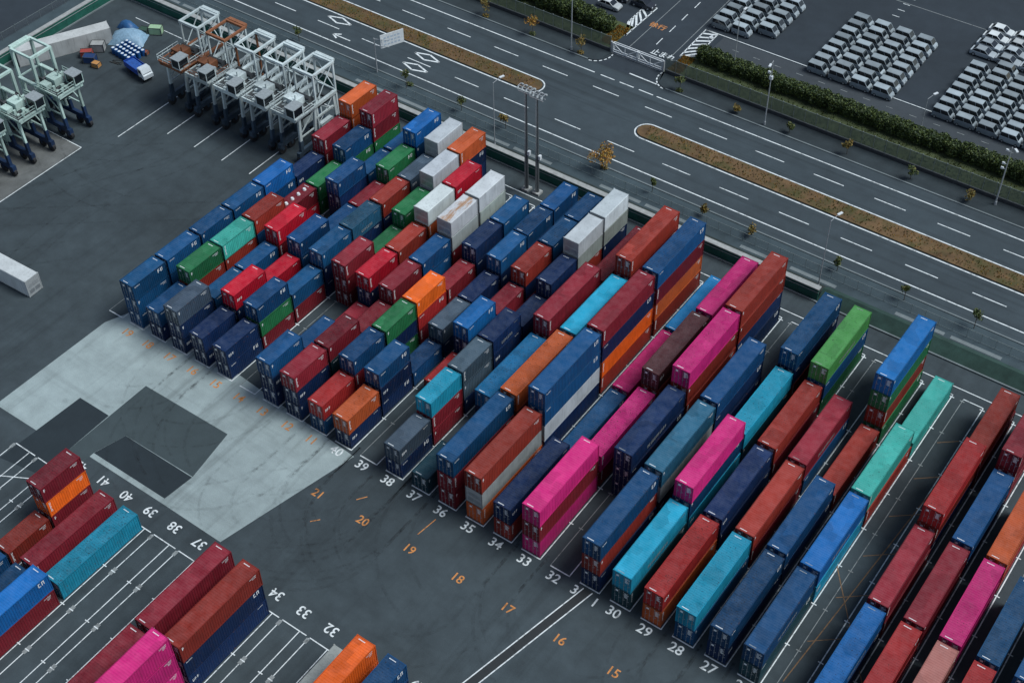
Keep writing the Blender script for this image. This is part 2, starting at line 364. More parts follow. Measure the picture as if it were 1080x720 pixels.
for i in range(40):                       # straight runs into the rows and swings across the apron
    if i < 26:
        n = tr_.choice([44,43,42,41,40,39,38,37,36,35,34,33,32,30,29,28,27,47,46,45]); x = xr(n)-1.4; y1 = tr_.uniform(-20,-11); sgn = tr_.choice((-1,1)); rr = tr_.uniform(7,13)
        base = [(x, 1.0+(y1+rr-1.0)*t/4) for t in range(5)] + [(x+sgn*rr*(1-math.cos(t*.13)), y1+rr-rr*math.sin(t*.13)) for t in range(1, 11)]
    else:
        x0, y0, h = tr_.uniform(-112,-62), tr_.uniform(-6,34), tr_.uniform(0,6.28); cv = tr_.uniform(-.05,.05); base = []
        for t in range(22): base.append((x0, y0)); x0 += 1.8*math.cos(h); y0 += 1.8*math.sin(h); h += cv*1.8
        if any(x > -72 and y > -3 for x, y in base) or any(x < -128 or y > 52 for x, y in base): continue
    for s_ in (-1.95, 1.95):
        off = []
        for j, p in enumerate(base):
            q = base[min(j+1, len(base)-1)]; o_ = base[max(j-1, 0)]; d = Vector((q[0]-o_[0], q[1]-o_[1], 0)).normalized(); off.append((p[0]-d.y*s_, p[1]+d.x*s_))
        k_ += 1; track(off, tr_.uniform(.3,.45), .0195+k_*.0002)
tag(tyr.build('tyre_track', M_TYRE), kind='structure')
tag(wl.build("road_marking", M_LINE), kind='structure'); tag(fl.build("faint_road_marking", M_FAINT), kind='structure')
tag(ol.build("orange_road_marking", M_ORANGE), kind='structure'); tag(of.build("faded_orange_marking", M_ORANGEF), kind='structure')
def text_mesh(s, size, sx=1.0):
    cu = bpy.data.curves.new("t", 'FONT'); cu.body = s; cu.size = size; cu.align_x = 'CENTER'; cu.align_y = 'CENTER'; cu.resolution_u = 3; cu.offset = .012*size
    o = bpy.data.objects.new("t", cu); col.objects.link(o); bpy.context.view_layer.update()
    me = bpy.data.meshes.new_from_object(o.evaluated_get(bpy.context.evaluated_depsgraph_get())); bpy.data.objects.remove(o); return me
def ground_text(s, x, y, size, m, rot=0, z=.0175, stretch=1.0, name="painted_number"):
    me = text_mesh(s, size); me.materials.clear(); me.materials.append(m)
    o = link(name, me, None, (x, y, z)); o.rotation_euler = (0, 0, rot); o.scale = (1, stretch, 1); tag(o, kind='structure'); return o
for n in range(24, 41):
    if n == 31: ground_text("3", xr(31)-2.6, -1.2, 1.75, M_LINE); line_o = ground_text("I", xr(31)+.25, -1.35, 1.75, M_LINE); continue
    ground_text(str(n), xr(n)-1.45, -1.2, 1.75, M_LINE)
for m_ in range(32, 47): ground_text(str(m_-4), xr(m_)-1.3, -21.25, 1.75, M_LINE, math.pi)
for i, s in enumerate("21 20 19 18 17 16 15 14 13".split()): ground_text(s, -27.6+7.1*i, -7.65, 1.6, M_ORANGE)
for s, x in (("19",-67.2),("18",-63.3),("17",-59.2),("16",-54.9),("15",-50.7),("14",-46.5),("13",-42.4),("12",-38.1),("11",-34.0)): ground_text(s, x, -1.65, 1.7, M_ORANGE)
try:
    ground_text("止まれ", -41.8, 96.0, 1.5, M_LINE, 0, .024, 1.2, "road_lettering")
    ground_text("徐行", -47.0, 102.9, 1.6, M_ORANGE, 0, .024, 1.0, "road_lettering")
except Exception as e: print(e)

# ------------------------------------------------------------------ shipping containers
WID = 2.44
def corrug(y0, y1, pitch, depth):
    n = max(1, round((y1-y0)/pitch)); p = (y1-y0)/n; out = []
    for i in range(n):
        a = y0+i*p
        out += [(a, 0), (a+p*.3, 0), (a+p*.42, depth), (a+p*.88, depth)]
    out.append((y1, 0)); return out
def container_parts(Lc, Hc, seed):
    """box with its front bottom left corner at the origin, x 0..2.44, y 0..Lc, z 0..Hc"""
    rnd = random.Random(seed)
    body = MB(); e = .05; cs = corrug(e, Lc-e, .32, .034)
    for (ya, da), (yb, db) in zip(cs, cs[1:]):
        body.quad((WID-.03-da, ya, .16), (WID-.03-db, yb, .16), (WID-.03-db, yb, Hc-.1), (WID-.03-da, ya, Hc-.1))
        body.quad((.03+da, yb, .16), (.03+db if False else .03+da, yb, .16) if False else (.03+da, ya, .16), (.03+da, ya, Hc-.1), (.03+db, yb, Hc-.1)) if da == db else body.quad((.03+db, yb, .16), (.03+da, ya, .16), (.03+da, ya, Hc-.1), (.03+db, yb, Hc-.1))
    cx = corrug(.1, WID-.1, .42, .045)
    for (xa, da), (xb, db) in zip(cx, cx[1:]):
        body.quad((xb, Lc-.03-db, .16), (xa, Lc-.03-da, .16), (xa, Lc-.03-da, Hc-.1), (xb, Lc-.03-db, Hc-.1))
    body.quad((.05,.08,.12), (.05,Lc-.05,.12), (WID-.05,Lc-.05,.12), (WID-.05,.08,.12))
    roof = MB(); cr = corrug(.2, Lc-.2, .3, .022)
    for (ya, da), (yb, db) in zip(cr, cr[1:]):
        roof.quad((.07, ya, Hc-.03-da), (WID-.07, ya, Hc-.03-da), (WID-.07, yb, Hc-.03-db), (.07, yb, Hc-.03-db))
    roof.quad((.07,.07,Hc-.03),(WID-.07,.07,Hc-.03),(WID-.07,.2,Hc-.03),(.07,.2,Hc-.03)); roof.quad((.07,Lc-.2,Hc-.03),(WID-.07,Lc-.2,Hc-.03),(WID-.07,Lc-.07,Hc-.03),(.07,Lc-.07,Hc-.03))
    fr = MB(); t = .1
    for x in (0, WID-t):
        for y in (0, Lc-t): fr.box(x, x+t, y, y+t, .11, Hc-.11)
        fr.box(x+.01, x+t-.02, t, Lc-t, .02, .18); fr.box(x+.01 if x else 0, x+t if x else x+t-.01, t, Lc-t, Hc-.1, Hc-.015)
    for y in (0, Lc-t):
        fr.box(t, WID-t, y+.01, y+t-.01, .02, .16); fr.box(t, WID-t, y+.004, y+t-.004, Hc-.12, Hc-.012)
    for x in (-.004, WID-.174):
        for y in (-.004, Lc-.174):
            for z in (0, Hc-.12): fr.box(x, x+.178, y, y+.178, z, z+.118)
    doors = []
    for sx in (0, 1):
        d = MB(); xa = .11 if sx == 0 else WID/2+.008; xb = WID/2-.008 if sx == 0 else WID-.11
        d.box(xa, xb, .045, .08, .17, Hc-.13)
        for k in range(5):
            z = .24+(Hc-.5)*k/5; d.box(xa+.06, xb-.06, .03, .0445, z+.06, z+(Hc-.5)/5-.04)
        for z in (.3, Hc*.37, Hc*.62, Hc-.35):
            d.box(xa-.02 if sx == 0 else xb-.08, xa+.08 if sx == 0 else xb+.02, .012, .0295, z, z+.12)
        rods = MB()
        for fx in (.26, .74):
            x = xa+(xb-xa)*fx; rods.tube((x,.005,.1), (x,.005,Hc-.12), .022, k=6)
            for z in (.2, Hc*.35, Hc*.5, Hc*.72, Hc-.24): rods.box(x-.06, x+.06, -.012, .022, z, z+.06)
            rods.box(x-.03, x+.25, -.02, .0, Hc*.42, Hc*.42+.05)
        mk = None
        if sx == 1:
            mk = MB()
            for r_ in range(7): mk.box(xa+.38, xa+.38+rnd.uniform(.25,.62), .024, .0285, Hc-.45-r_*.13, Hc-.38-r_*.13)
        else:
            mk = MB(); mk.box(xa+.36, xa+.36+.32, .024, .0285, Hc-.75, Hc-.45)
        doors.append((d, rods, mk))
    return body, roof, fr, doors
def glyph_row(m, y, z, h, n, x, rnd, vertical=False):
    """a row (or column) of small block letters on the right-hand side wall: too small in the photograph to be read"""
    for i in range(n):
        a = y + (0 if vertical else i*h*.8); zz = z - (i*h*1.15 if vertical else 0); k = rnd.randint(0, 3)
        m.box(x, x+.004, a, a+h*.18, zz-h, zz)
        if k in (0, 2): m.box(x, x+.004, a+h*.42, a+h*.58, zz-h, zz)
        if k in (0, 1, 3): m.box(x, x+.004, a+h*.18, a+h*.42, zz-h*.2, zz)
        if k in (1, 2): m.box(x, x+.004, a+h*.18, a+h*.6, zz-h, zz-h*.82)
        if k == 3: m.box(x, x+.004, a+h*.18, a+h*.5, zz-h*.6, zz-h*.42)
def marking_mesh(Lc, Hc, style):
    rnd = random.Random(style+int(Lc)); m = MB(); x = WID-.026
    for y in (.24, Lc-.42):                       # the white number strips on the roof
        z = Hc-.026; x0 = WID*.2
        for i in range(7):
            wd = .09; m.box(x0+i*.125, x0+i*.125+wd, y, y+.1, z, z+.004)
    if style == 0:
        glyph_row(m, Lc-1.6, Hc-.3, .16, 8, x, rnd); glyph_row(m, Lc-1.2, Hc-.55, .14, 5, x, rnd); glyph_row(m, .35, Hc-.4, .45, 1, x, rnd)
    elif style == 1:
        glyph_row(m, .3, Hc-.25, .36, 4, x, rnd, True); glyph_row(m, Lc-1.5, Hc-.3, .15, 8, x, rnd)
        glyph_row(m, Lc-1.1, Hc-.55, .13, 5, x, rnd); glyph_row(m, Lc-1.1, Hc-.75, .13, 4, x, rnd)
    elif style == 2:
        glyph_row(m, Lc*.3, Hc*.42, .42 if Lc < 8 else .5, 7 if Lc < 8 else 11, x, rnd); glyph_row(m, Lc-1.5, Hc-.25, .13, 8, x, rnd)
    elif style == 3:
        glyph_row(m, Lc-1.5, Hc-.3, .6, 2, x, rnd); glyph_row(m, .4, Hc-.35, .16, 7, x, rnd)
    elif style == 4:
        glyph_row(m, .45, Hc-.95, .42, 3, x, rnd); glyph_row(m, Lc-1.4, Hc-.28, .13, 8, x, rnd)
    return m
def make_container(Lc, Hc, style, name):
    root = empty(name)
    body, roof, fr, doors = container_parts(Lc, Hc, style)
    body.build('corrugated_wall', M_BODY, root); roof.build('roof', M_ROOF, root); fr.build('frame', M_FRAME, root)
    for d, rods, mk in doors:
        do = d.build('door', M_BODY, root); rods.build('lock_rod', M_ROD, do); mk.build('door_lettering', M_MARK, do)
    marking_mesh(Lc, Hc, style).build('lettering', M_MARKDIM if style == 2 else M_MARK, root)
    index_kids(root); return root
def make_reefer(Lc, Hc, name, rusty=False):
    root = empty(name); bd = MB(); r_ = .06
    # smooth insulated walls with rounded top edges
    prof = [(0.02,.15),(0.02,Hc-.1),(.06,Hc-.03),(.12,Hc-.005),(WID-.12,Hc-.005),(WID-.06,Hc-.03),(WID-.02,Hc-.1),(WID-.02,.15)]
    wall = MB(); rf = MB()
    for i, (p, q) in enumerate(zip(prof, prof[1:])):
        tgt = rf if 2 <= i <= 4 else wall
        tgt.quad((p[0],.1,p[1]), (p[0],Lc-.06,p[1]), (q[0],Lc-.06,q[1]), (q[0],.1,q[1]))
    wall.poly([(x, Lc-.06, z) for x, z in prof]); wall.poly([(x, .1, z) for x, z in prof][::-1])
    for i in range(1, int(Lc/1.2)): wall.box(WID-.021, WID-.014, i*1.2-.02, i*1.2+.02, .18, Hc-.12); wall.box(.014,.021, i*1.2-.02, i*1.2+.02, .18, Hc-.12)
    wall.build('insulated_wall', M_REEF, root); rf.build('roof', M_REEFRUST if rusty else M_REEF, root)
    fr = MB()
    for x in (0, WID-.1):
        fr.box(x, x+.1, .02, .12, .11, Hc-.11); fr.box(x, x+.1, Lc-.12, Lc-.02, .11, Hc-.11); fr.box(x+.01, x+.09, .12, Lc-.12, .02, .148)
    fr.box(.1, WID-.1, .03, .11, .02, .15); fr.box(.1, WID-.1, .03, .098, Hc-.13, Hc-.02)
    for x in (-.004, WID-.174):
        for y in (-.004, Lc-.174):
            for z in (0, Hc-.118): fr.box(x, x+.178, y, y+.178, z, z+.118)
    fr.build('frame', M_FRAME, root)
    u = MB(); u.box(.12, WID-.12, .04, .0995, .2, Hc-.15); un = u.build('refrigeration_unit', M_REEFUNIT, root)
    g = MB(); g.box(.3, 1.15, .028, .0395, .45, 1.1); g.box(1.3, WID-.3, .028, .0395, .45, 1.1)
    for k in range(5): g.box(.4, WID-.4, .028, .0395, 1.5+k*.12, 1.56+k*.12)
    g.build('vent_grille', M_ROD, un)
    index_kids(root); return root

COL = {  # colour, words
 'B': ((.0065,.060,.16), 'blue'), 'b': ((.008,.11,.33), 'bright blue'), 'N': ((.006,.022,.075), 'navy blue'), 'D': ((.012,.05,.065), 'dark teal'),
 'g': ((.055,.085,.115), 'slate grey'), 'S': ((.02,.09,.16), 'steel blue'), 'M': ((.20,.016,.026), 'maroon'), 'R': ((.40,.008,.022), 'bright red'),
 'r': ((.25,.03,.02), 'brick red'), 'Q': ((.30,.02,.02), 'red'), 'O': ((.66,.105,.012), 'bright orange'), 'o': ((.46,.09,.025), 'dull orange'), 'W': ((.47,.52,.515), 'white'),
 'V': ((.28,.31,.30), 'dirty white'), 'X': ((.50,.53,.51), 'rust-stained white'), 'G': ((.02,.15,.055), 'green'), 'L': ((.07,.27,.07), 'light green'), 'T': ((.05,.38,.32), 'turquoise'),
 'C': ((.014,.27,.42), 'cyan'), 'P': ((.50,.018,.155), 'pink'), 'm': ((.085,.028,.03), 'dark brown'), 'n': ((.28,.11,.09), 'dusty brown'), 'U': ((.010,.16,.34), 'sky blue'),
}
H20, H40 = 2.58, 2.857
PROTO = {}
# boxes buried in the stacks, of which little or nothing shows: one mesh, so that the stacks stand on something
BURIED = set([4,5,7,8,10,11,13,16,18,21,22,27,30,33,34,40,43,50,52,54,57,60,62,66,69,71,74,76,78,79,81,82,95,98,101,102,104,105,106,111,113,114,116,117,118,120,121,127,130,133,134,136,137,140,141,142,147,150,152,153,155,158,162,163,168,177,179,182,183,193,195,198,199,201,202,205,208,210,213,214,216,217,227,230,232,233,235,239,244,246,249,254,255,257,258,260,261,289,292,293,298,365,371,374,378,380,382,384,385,397,398,400,401,406,411,412,414,415,417,418])
bur = MB(); bur_mats = {}
STYLE = {'B': (3,0,3), 'b': (3,3,0), 'N': (4,5,0,3), 'M': (1,0,1), 'R': (1,4), 'r': (1,0), 'O': (1,0), 'o': (1,1), 'G': (3,0), 'L': (3,0), 'P': (1,5), 'C': (4,5,5), 'T': (1,5)}
def proto(kind, style):
    k = (kind, style)
    if k not in PROTO:
        Lc, Hc = (6.06, H20) if kind[0] == '2' else (12.19, H40)
        if 'r' in kind or 'x' in kind: PROTO[k] = make_reefer(Lc, Hc-.012, 'shipping_container', 'x' in kind)
        else: PROTO[k] = make_container(Lc, Hc-.012, style, 'shipping_container')
        PROTO[k]['used'] = 0
    return PROTO[k]
LETTERED = {(32,1,True),(29,3,True),(28,2,True),(26,0,True),(26,1,True),(30,0,True),(24,0,True),(38,3,False),(45,4,False)}
def place(letter, n40, x, y, z, label, group, seed, where):
    rnd = random.Random(seed); c, word = COL[letter]
    if cseed in BURIED:
        Lc, Hc = (12.19, H40-.012) if n40 else (6.06, H20-.012)
        if letter not in bur_mats: bur_mats[letter] = (len(bur_mats), plain('container_paint_'+word.replace(' ', '_').replace('-', '_'), c, .5))
        mi = bur_mats[letter][0]
        body, roof, fr, doors = container_parts(Lc, Hc, 0)
        for mb in (body, roof, fr, doors[0][0], doors[0][1], doors[1][0], doors[1][1]):
            k0 = len(bur.v); bur.v += [(p[0]+x, p[1]+y, p[2]+z) for p in mb.v]
            bur.f += [tuple(i+k0 for i in f) for f in mb.f]; bur.m += [mi]*len(mb.f)
        return
    size = '4' if n40 else '2'; kind = size + ('x' if letter == 'X' else 'r' if letter in 'WV' else '')
    st = rnd.choice(STYLE.get(letter, (0, 1, 3, 4))) if kind in '24' else 0
    if where[:3] in LETTERED and where[3] and kind in '24': st = 2
    if kind == '4' and n40 and st == 1 and letter in 'NB': st = 4
    p = proto(kind, st); f = rnd.uniform(.86, 1.14); cc = (c[0]*f, c[1]*f*rnd.uniform(.95,1.05), c[2]*f*rnd.uniform(.95,1.05), 1)
    o = copy_tree(p, None, cc)
    o.location = (x + rnd.uniform(-.06, .06), y + rnd.uniform(-.05, .05), z); o.rotation_euler = (0, 0, rnd.uniform(-.003, .003))
    if 'used' in o: del o['used']
    tag(o, label, 'container', group); return o
ORD = ['first','second','third','fourth','fifth','sixth','seventh','eighth','ninth','tenth']
def tier_word(t, T):
    if T == 1: return 'alone on ground'
    if t == T-1: return f'topmost of {["","","two","three","four","five"][T]}'
    return 'at the bottom' if t == 0 else f'{ORD[t]} from bottom'
def row_word(n):
    if n >= 41: return f'{ORD[n-41]} row beyond painted 40'
    if n >= 27: return f'row painted {n}'
    if n == 26: return 'row right of painted 27'
    return f'{ORD[24-n]} row beyond the aisle'
T20 = {
49: 'BBB NBB NBB NBB NBb NN NMM NMoo', 48: 'NB MrG MrT NBr RM GG NGB NGMM', 47: 'NNg NB BB MMR - NNB NB BB',
46: 'NN NNR RR NBB NB MM NGG NNBb', 45: 'NN MGB MB NNB NNS MNr Ngg NNVW', 44: '- - - MMM GG NGG NNVW NNNo',
43: 'NNB NB M NNR Mrr rroW MQQR -', 42: 'NNM NDM MM MMM NBB NMVX NNVW -', 41: 'BQ NMB GNG MQO MM NNN NBB -',
40: 'No NNB B Ng NN NNB NNB NBB', 39: '- - Q NNb MM MNr NNB NNB', 38: 'Ng MMC Ngg NNN NN NNN NrVW NNVW', 37: 'D',
}
T40 = {
37: '- NU NMM NM', 36: 'MMB Nro NNC MMMr', 35: 'oVr NWBB rONM roMB', 34: 'rN B P U', 33: 'PMP MP Nrm PPP', 32: '- NNN NrrP NNrr', 31: 'NrB NVS NNB -',
30: 'DC CBP DC rNB', 29: 'oQ NN Mr GBL', 28: 'BC Mr BM -', 27: 'NB NB r GrGb', 26: 'DB Cb rT T', 24: 'Nb MM NrQ Mr', 23: 'MQ MM NB MMM', 22: 'rn PP Qo', 21: 'MQ NB', 20: 'N NB',
}
cseed = 0
def stack(spec, n, is40, idx, x, y, row, where, group):
    global cseed
    if spec == '-': return
    T = len(spec); h = H40 if is40 else H20
    for t, ch in enumerate(spec):
        cseed += 1
        lab = f"{COL[ch][1]} {'long' if is40 else 'short'} container {tier_word(t, T)}, {where}, {row}"
        place(ch, is40, x, y, t*h, lab, group, cseed*17+n, (n, idx, is40, t == T-1))
for n, s in T20.items():
    for k, spec in enumerate(s.split()):
        stack(spec, n, False, k, xr(n)-.19-WID, .18+BY*k, row_word(n), f'{ORD[k]} bay from front', 'short containers stacked in the yard')
for n, s in T40.items():
    for k, spec in enumerate(s.split()):
        stack(spec, n, True, k, xr(n)-.19-WID, .18+2*BY*k, row_word(n), f'{ORD[k]} bay from front', 'long containers stacked in the yard')
LOW = {45: [('20',0,'MOM'),('20',1,'r'),('20',2,'B')], 44: [('40',0,'M'),('40',2,'B')], 43: [('40',0,'C'),('40',2,'Mb')], 39: [('40',0,'MMM'),('40',2,'MMM')],
       38: [('40',0,'NNr'),('40',2,'PPPP')], 35: [('40',0,'V')], 34: [('40',0,'NOO')], 33: [('40',0,'NNB')], 32: [('40',0,'NB')]}
for m_, items in LOW.items():
    for kind, k, spec in items:
        Lc = 6.06 if kind == '20' else 12.19
        stack(spec, m_, kind == '40', k, xr(m_)-.19-WID, -23.68-BY*k-Lc, f'row of upside-down {m_-4}' if m_-4 >= 32 else ('row right of upside-down 32' if m_ == 35 else f'{ORD[35-m_]} row right of upside-down 32'), ['end bay','second bay in','third bay in'][k if kind == '20' else k//2], 'containers in the lower left block')
tag(bur.build('stacked_containers', [m for _, m in bur_mats.values()]), kind='stuff')
# open vents on the maroon box of row 48
dots = [o for o in col.objects if o.get('label', '').startswith('maroon short container topmost of two, fifth bay from front, eighth')]
if dots:
    v = MB()
    for i in range(4): v.tube((WID*.48, 1.0+i*1.3, H20-.05), (WID*.48, 1.0+i*1.3, H20+.22), .3, .2, 10)
    v.build('roof_vent', M_WHITEP, dots[0]); tag(dots[0], 'maroon short container with four white roof vents, eighth row beyond painted 40')
for p in PROTO.values():     # the originals themselves are not part of the scene
    def rm(o):
        for ch in list(o.children): rm(ch)
        bpy.data.objects.remove(o)
    rm(p)

# ------------------------------------------------------------------ flood wall, fences, gate
def wall_run(pts, name, label):
    root = empty(name, (pts[0][0], pts[0][1], 0)); tag(root, label, 'wall')
    w_, c_, k_, r_ = MB(), MB(), MB(), MB(); ox, oy = pts[0]
    for (xa, ya), (xb, yb) in zip(pts, pts[1:]):
        d = Vector((xb-xa, yb-ya, 0)); L_ = d.length; d.normalize(); nrm = Vector((-d.y, d.x, 0))      # nrm points away from the yard
        def bx(m, s0, s1, o0, o1, z0, z1):
            a = Vector((xa-ox, ya-oy, 0))
            q = [a+d*s0+nrm*o0, a+d*s1+nrm*o0, a+d*s1+nrm*o1, a+d*s0+nrm*o1]; n = len(m.v)
            m.v += [(p.x, p.y, z0) for p in q] + [(p.x, p.y, z1) for p in q]
            m.f += [(n+3,n+2,n+1,n),(n+4,n+5,n+6,n+7),(n,n+1,n+5,n+4),(n+1,n+2,n+6,n+5),(n+2,n+3,n+7,n+6),(n+3,n,n+4,n+7)]; m.m += [0]*6
        n_ = int(L_/3)
        for i in range(n_): bx(w_, i*L_/n_+.012, (i+1)*L_/n_-.012, .12, .3, 0, 1.98)
        bx(c_, 0, L_, .04, .9, 1.985, 2.15); bx(r_, 0, L_, .06, .117, 1.5, 1.56)
        bx(k_, 0, L_, -.25, .03, -.02, .16)
    w_.build('green_panel', M_GWALL, root); c_.build('coping', M_CONC, root); k_.build('kerb', M_KERB, root); r_.build('rail', M_GALV, root)
    return root
wall_run([(6.5,57.2),(-130.6,57.2)][::-1], 'flood_wall', 'long low dark green wall with pale coping between the yard and the road')
wall_run([(-131.2,8),(-131.2,57.2)], 'flood_wall', 'green wall beside the grey-white container at the far left corner of the yard')
# the wall ends at a grassy bank
b = MB(); n = 40
for i in range(n):
    xa, xb = 6.5+i*7, 6.5+(i+1)*7
    b.quad((xa,57.1,.1),(xb,57.1,.1),(xb,58.9,1.3),(xa,58.9,1.3)); b.quad((xa,58.9,1.3),(xb,58.9,1.3),(xb,60.7,.1),(xa,60.7,.1))
b.poly([(6.5,57.1,.1),(6.5,58.9,1.3),(6.5,60.7,.1)])
tag(b.build('grass_bank', ground_mat('bank_grass', (.025,.055,.045), .3, .35)), kind='structure')
b = MB(); b.box(6.5, 290, 56.85, 57.1, -.02, .2); tag(b.build('kerb', M_KERB), kind='structure')
def mesh_mat(name, c, alpha):
    m, N, L, bs = newmat(name); bs.inputs["Base Color"].default_value = (*c, 1); bs.inputs["Roughness"].default_value = .6
    t = N.new("ShaderNodeBsdfTransparent"); mx = N.new("ShaderNodeMixShader"); mx.inputs[0].default_value = alpha
    L.new(t.outputs[0], mx.inputs[1]); L.new(bs.outputs[0], mx.inputs[2]); L.new(mx.outputs[0], N["Material Output"].inputs[0]); return m
M_MESH = mesh_mat("chain_link_mesh", (.14,.17,.18), .16)
M_MESHG = mesh_mat("green_chain_link_mesh", (.13,.165,.125), .7)
M_POST = plain("fence_post", (.17,.2,.2), .5)
def fence(name, label, x0, x1, y, z0, h, step, mm, post_r, base=None, arm=True):
    root = empty(name, (x0, y, z0)); tag(root, label, 'fence'); n = int((x1-x0)/step)
    pm = MB(); pm.tube((0,0,0), (0,0,h), post_r, k=6)
    if arm: pm.bar((0,0,h), (0,-.22,h+.28), post_r*1.7)
    else: pm.box(-post_r*1.6, post_r*1.6, -post_r*1.6, post_r*1.6, h, h+.09)
    me = pm.mesh('post', M_POST)
    for i in range(n+1): link('post', me, root, (i*(x1-x0)/n, 0, 0))
    ms = MB(); ms.quad((0,.03,.06),(x1-x0,.03,.06),(x1-x0,.03,h-.05),(0,.03,h-.05)); ms.build('wire_mesh', mm, root)
    rl = MB(); rl.bar((0,.0,h-.03), (x1-x0,.0,h-.03), .045); rl.bar((0,.0,.1), (x1-x0,.0,.1), .03); rl.build('rail', M_POST, root)
    if base:
        bb = MB(); bb.box(0, x1-x0, -.12, .14, -base, -.004); bb.build('plinth', M_CONC if base < .5 else M_DARKP, root)
M_DARKP = plain('dark_concrete', (.05,.055,.058), .85, var=.3)
fence('wire_fence', 'thin wire fence with bent posts along the pavement behind the green wall', -130, 46, 62.5, .01, 1.55, 2.0, M_MESH, .028)
b0 = fence('wire_fence', 'short wire fence with bent posts at the far left corner beyond the wall', -137.4, -131.5, 62.5, .01, 1.55, 2.0, M_MESH, .028)
root = empty('wire_fence', (-137.2, 0, 0)); tag(root, 'wire fence with bent posts running behind the side wall at top left', 'fence')
pm = MB(); pm.tube((0,0,0),(0,0,1.6),.03,k=6); pm.bar((0,0,1.6),(.2,0,1.9),.05); me = pm.mesh('post', M_POST)
for i in range(16): link('post', me, root, (0, 16+i*2.8, 0))
ms = MB(); ms.quad((.03,16,.06),(.03,58,.06),(.03,58,1.55),(.03,16,1.55)); ms.build('wire_mesh', M_MESH, root)
rl = MB(); rl.bar((0,16,1.55),(0,58,1.55),.045); rl.build('rail', M_POST, root)
sheet('verge', rect(-137.5, -131.4, -60, 60), .002, M_WALK2)
fence('mesh_fence', 'green mesh fence on dark plinth left of the white gate', -130, -49.6, 91.95, .62, 2.35, 1.95, M_MESHG, .045, .6, False)
fence('mesh_fence', 'long green mesh fence on dark plinth between hedge and far pavement', -38.9, 100, 91.95, .62, 2.35, 1.95, M_MESHG, .045, .6, False)
def gate():
    root = empty('sliding_gate', (-49.2, 92.05, .02)); tag(root, 'white tubular sliding gate with diagonal braces across the car park entrance', 'gate'); L_ = 9.6; h = 1.75
    f = MB()
    for z in (.15, .55, h): f.bar((0,0,z), (L_,0,z), .13)
    for z in (.15, h): f.bar((0,.45,z), (L_,.45,z), .11)
    for x in (0, L_/2-.12, L_/2+.12, L_): f.bar((x,0,.15), (x,0,h), .13); f.bar((x,.45,.15),(x,.45,h),.1); f.bar((x,0,h),(x,.45,h),.09)
    f.build('gate_frame', M_WHITEP, root); b = MB()
    for x0, x1 in ((0,L_/2-.12),(L_/2+.12,L_)):
        xm = (x0+x1)/2; b.bar((x0,0,h),(xm,0,.2),.1); b.bar((xm,0,.2),(x1,0,h),.1); b.bar((xm,0,.15),(xm,0,h),.09)
    b.build('brace', M_WHITEP, root); wb = MB()
    for x in (.6, 3.4, 6.2, 9): wb.tube((x,.1,.08),(x,.3,.08),.08,k=10)
    wb.build('wheel', M_DARK, root); t = MB(); t.box(-.2, L_+.2, -.25, -.12, -.01, .012); t.build('track', M_GALV, root)
    for x in (-.25, L_+.25):
        p = MB(); p.box(x-.16, x+.16, -.16, .16, 0, 2.0); p.build('gate_post', M_GALV, root)
gate()
# ------------------------------------------------------------------ poles, lamps, sign, floodlight masts
def lamp_post(x, y, h, label, arm=(0,-1), arml=1.3, r=.09, extra=None):
    root = empty('street_lamp', (x, y, 0)); tag(root, label, 'street lamp')
    p = MB(); p.tube((0,0,0),(0,0,h),r,r*.55,8); p.build('pole', M_GALV, root); b = MB(); b.tube((0,0,0),(0,0,.7),r*1.6,r*1.5,8); b.build('pole_base', M_GALV, root)
    a = MB(); a.tube((0,0,h-.1),(arm[0]*arml,arm[1]*arml,h+.35),.045,.04,6); a.build('arm', M_GALV, root)
    l = MB(); c = Vector((arm[0]*arml, arm[1]*arml, h+.35)); d = Vector((arm[0], arm[1], 0)); l.bar(c-d*.1, c+d*.75, .34, .15); l.build('lamp_head', M_LAMP, root)
    if extra: extra(root, h)
    return root
lamp_post(-50.3, 59.85, 12.0, 'slim white street lamp standing on the wall just left of the twin floodlight masts', (.3,.95))
lamp_post(5.4, 59.75, 12.3, 'slim white street lamp behind the blue container near the right end of the wall', (.3,.95))
lamp_post(-55.3, 88.55, 13.0, 'tall grey street lamp on far pavement just left of the white gate', (0,-1), 1.8, .12)
def boxes(root, h):
    b = MB(); b.box(-.25,.25,-.2,.2,h*.72,h*.72+.6); b.box(-.6,-.2,-.15,.15,h*.8,h*.8+.35); b.build('signal_box', M_LAMP, root)
lamp_post(-18.6, 88.6, 12.0, 'tall street lamp with signal boxes on the pavement before the hedge', (.2,-.97), 1.6, .12, boxes)
def cams(root, h):
    b = MB()
    for z in (h*.62, h*.7, h*.92): b.box(-.75,-.35,-.12,.12,z,z+.28); b.bar((-.4,0,z+.1),(0,0,z+.1),.06)
    b.build('camera_unit', M_LAMP, root)
lamp_post(18.6, 90.7, 10.6, 'dark pole with white camera units beside the fence at the right edge', (.7,-.7), .9, .13, cams)
lamp_post(-29.7, 98.4, 10.8, 'tall thin grey lamp rising out of the hedge', (0,1), 1.4, .1)
lamp_post(2.0, 101.6, 5.8, 'short lamp at the hedge edge beside the van rows', (.4,.9), 1.2, .07)
lamp_post(-35.6, 99.8, 3.2, 'low thin pole with small head beside the first hedge shrub', (.2,.9), .4, .05)
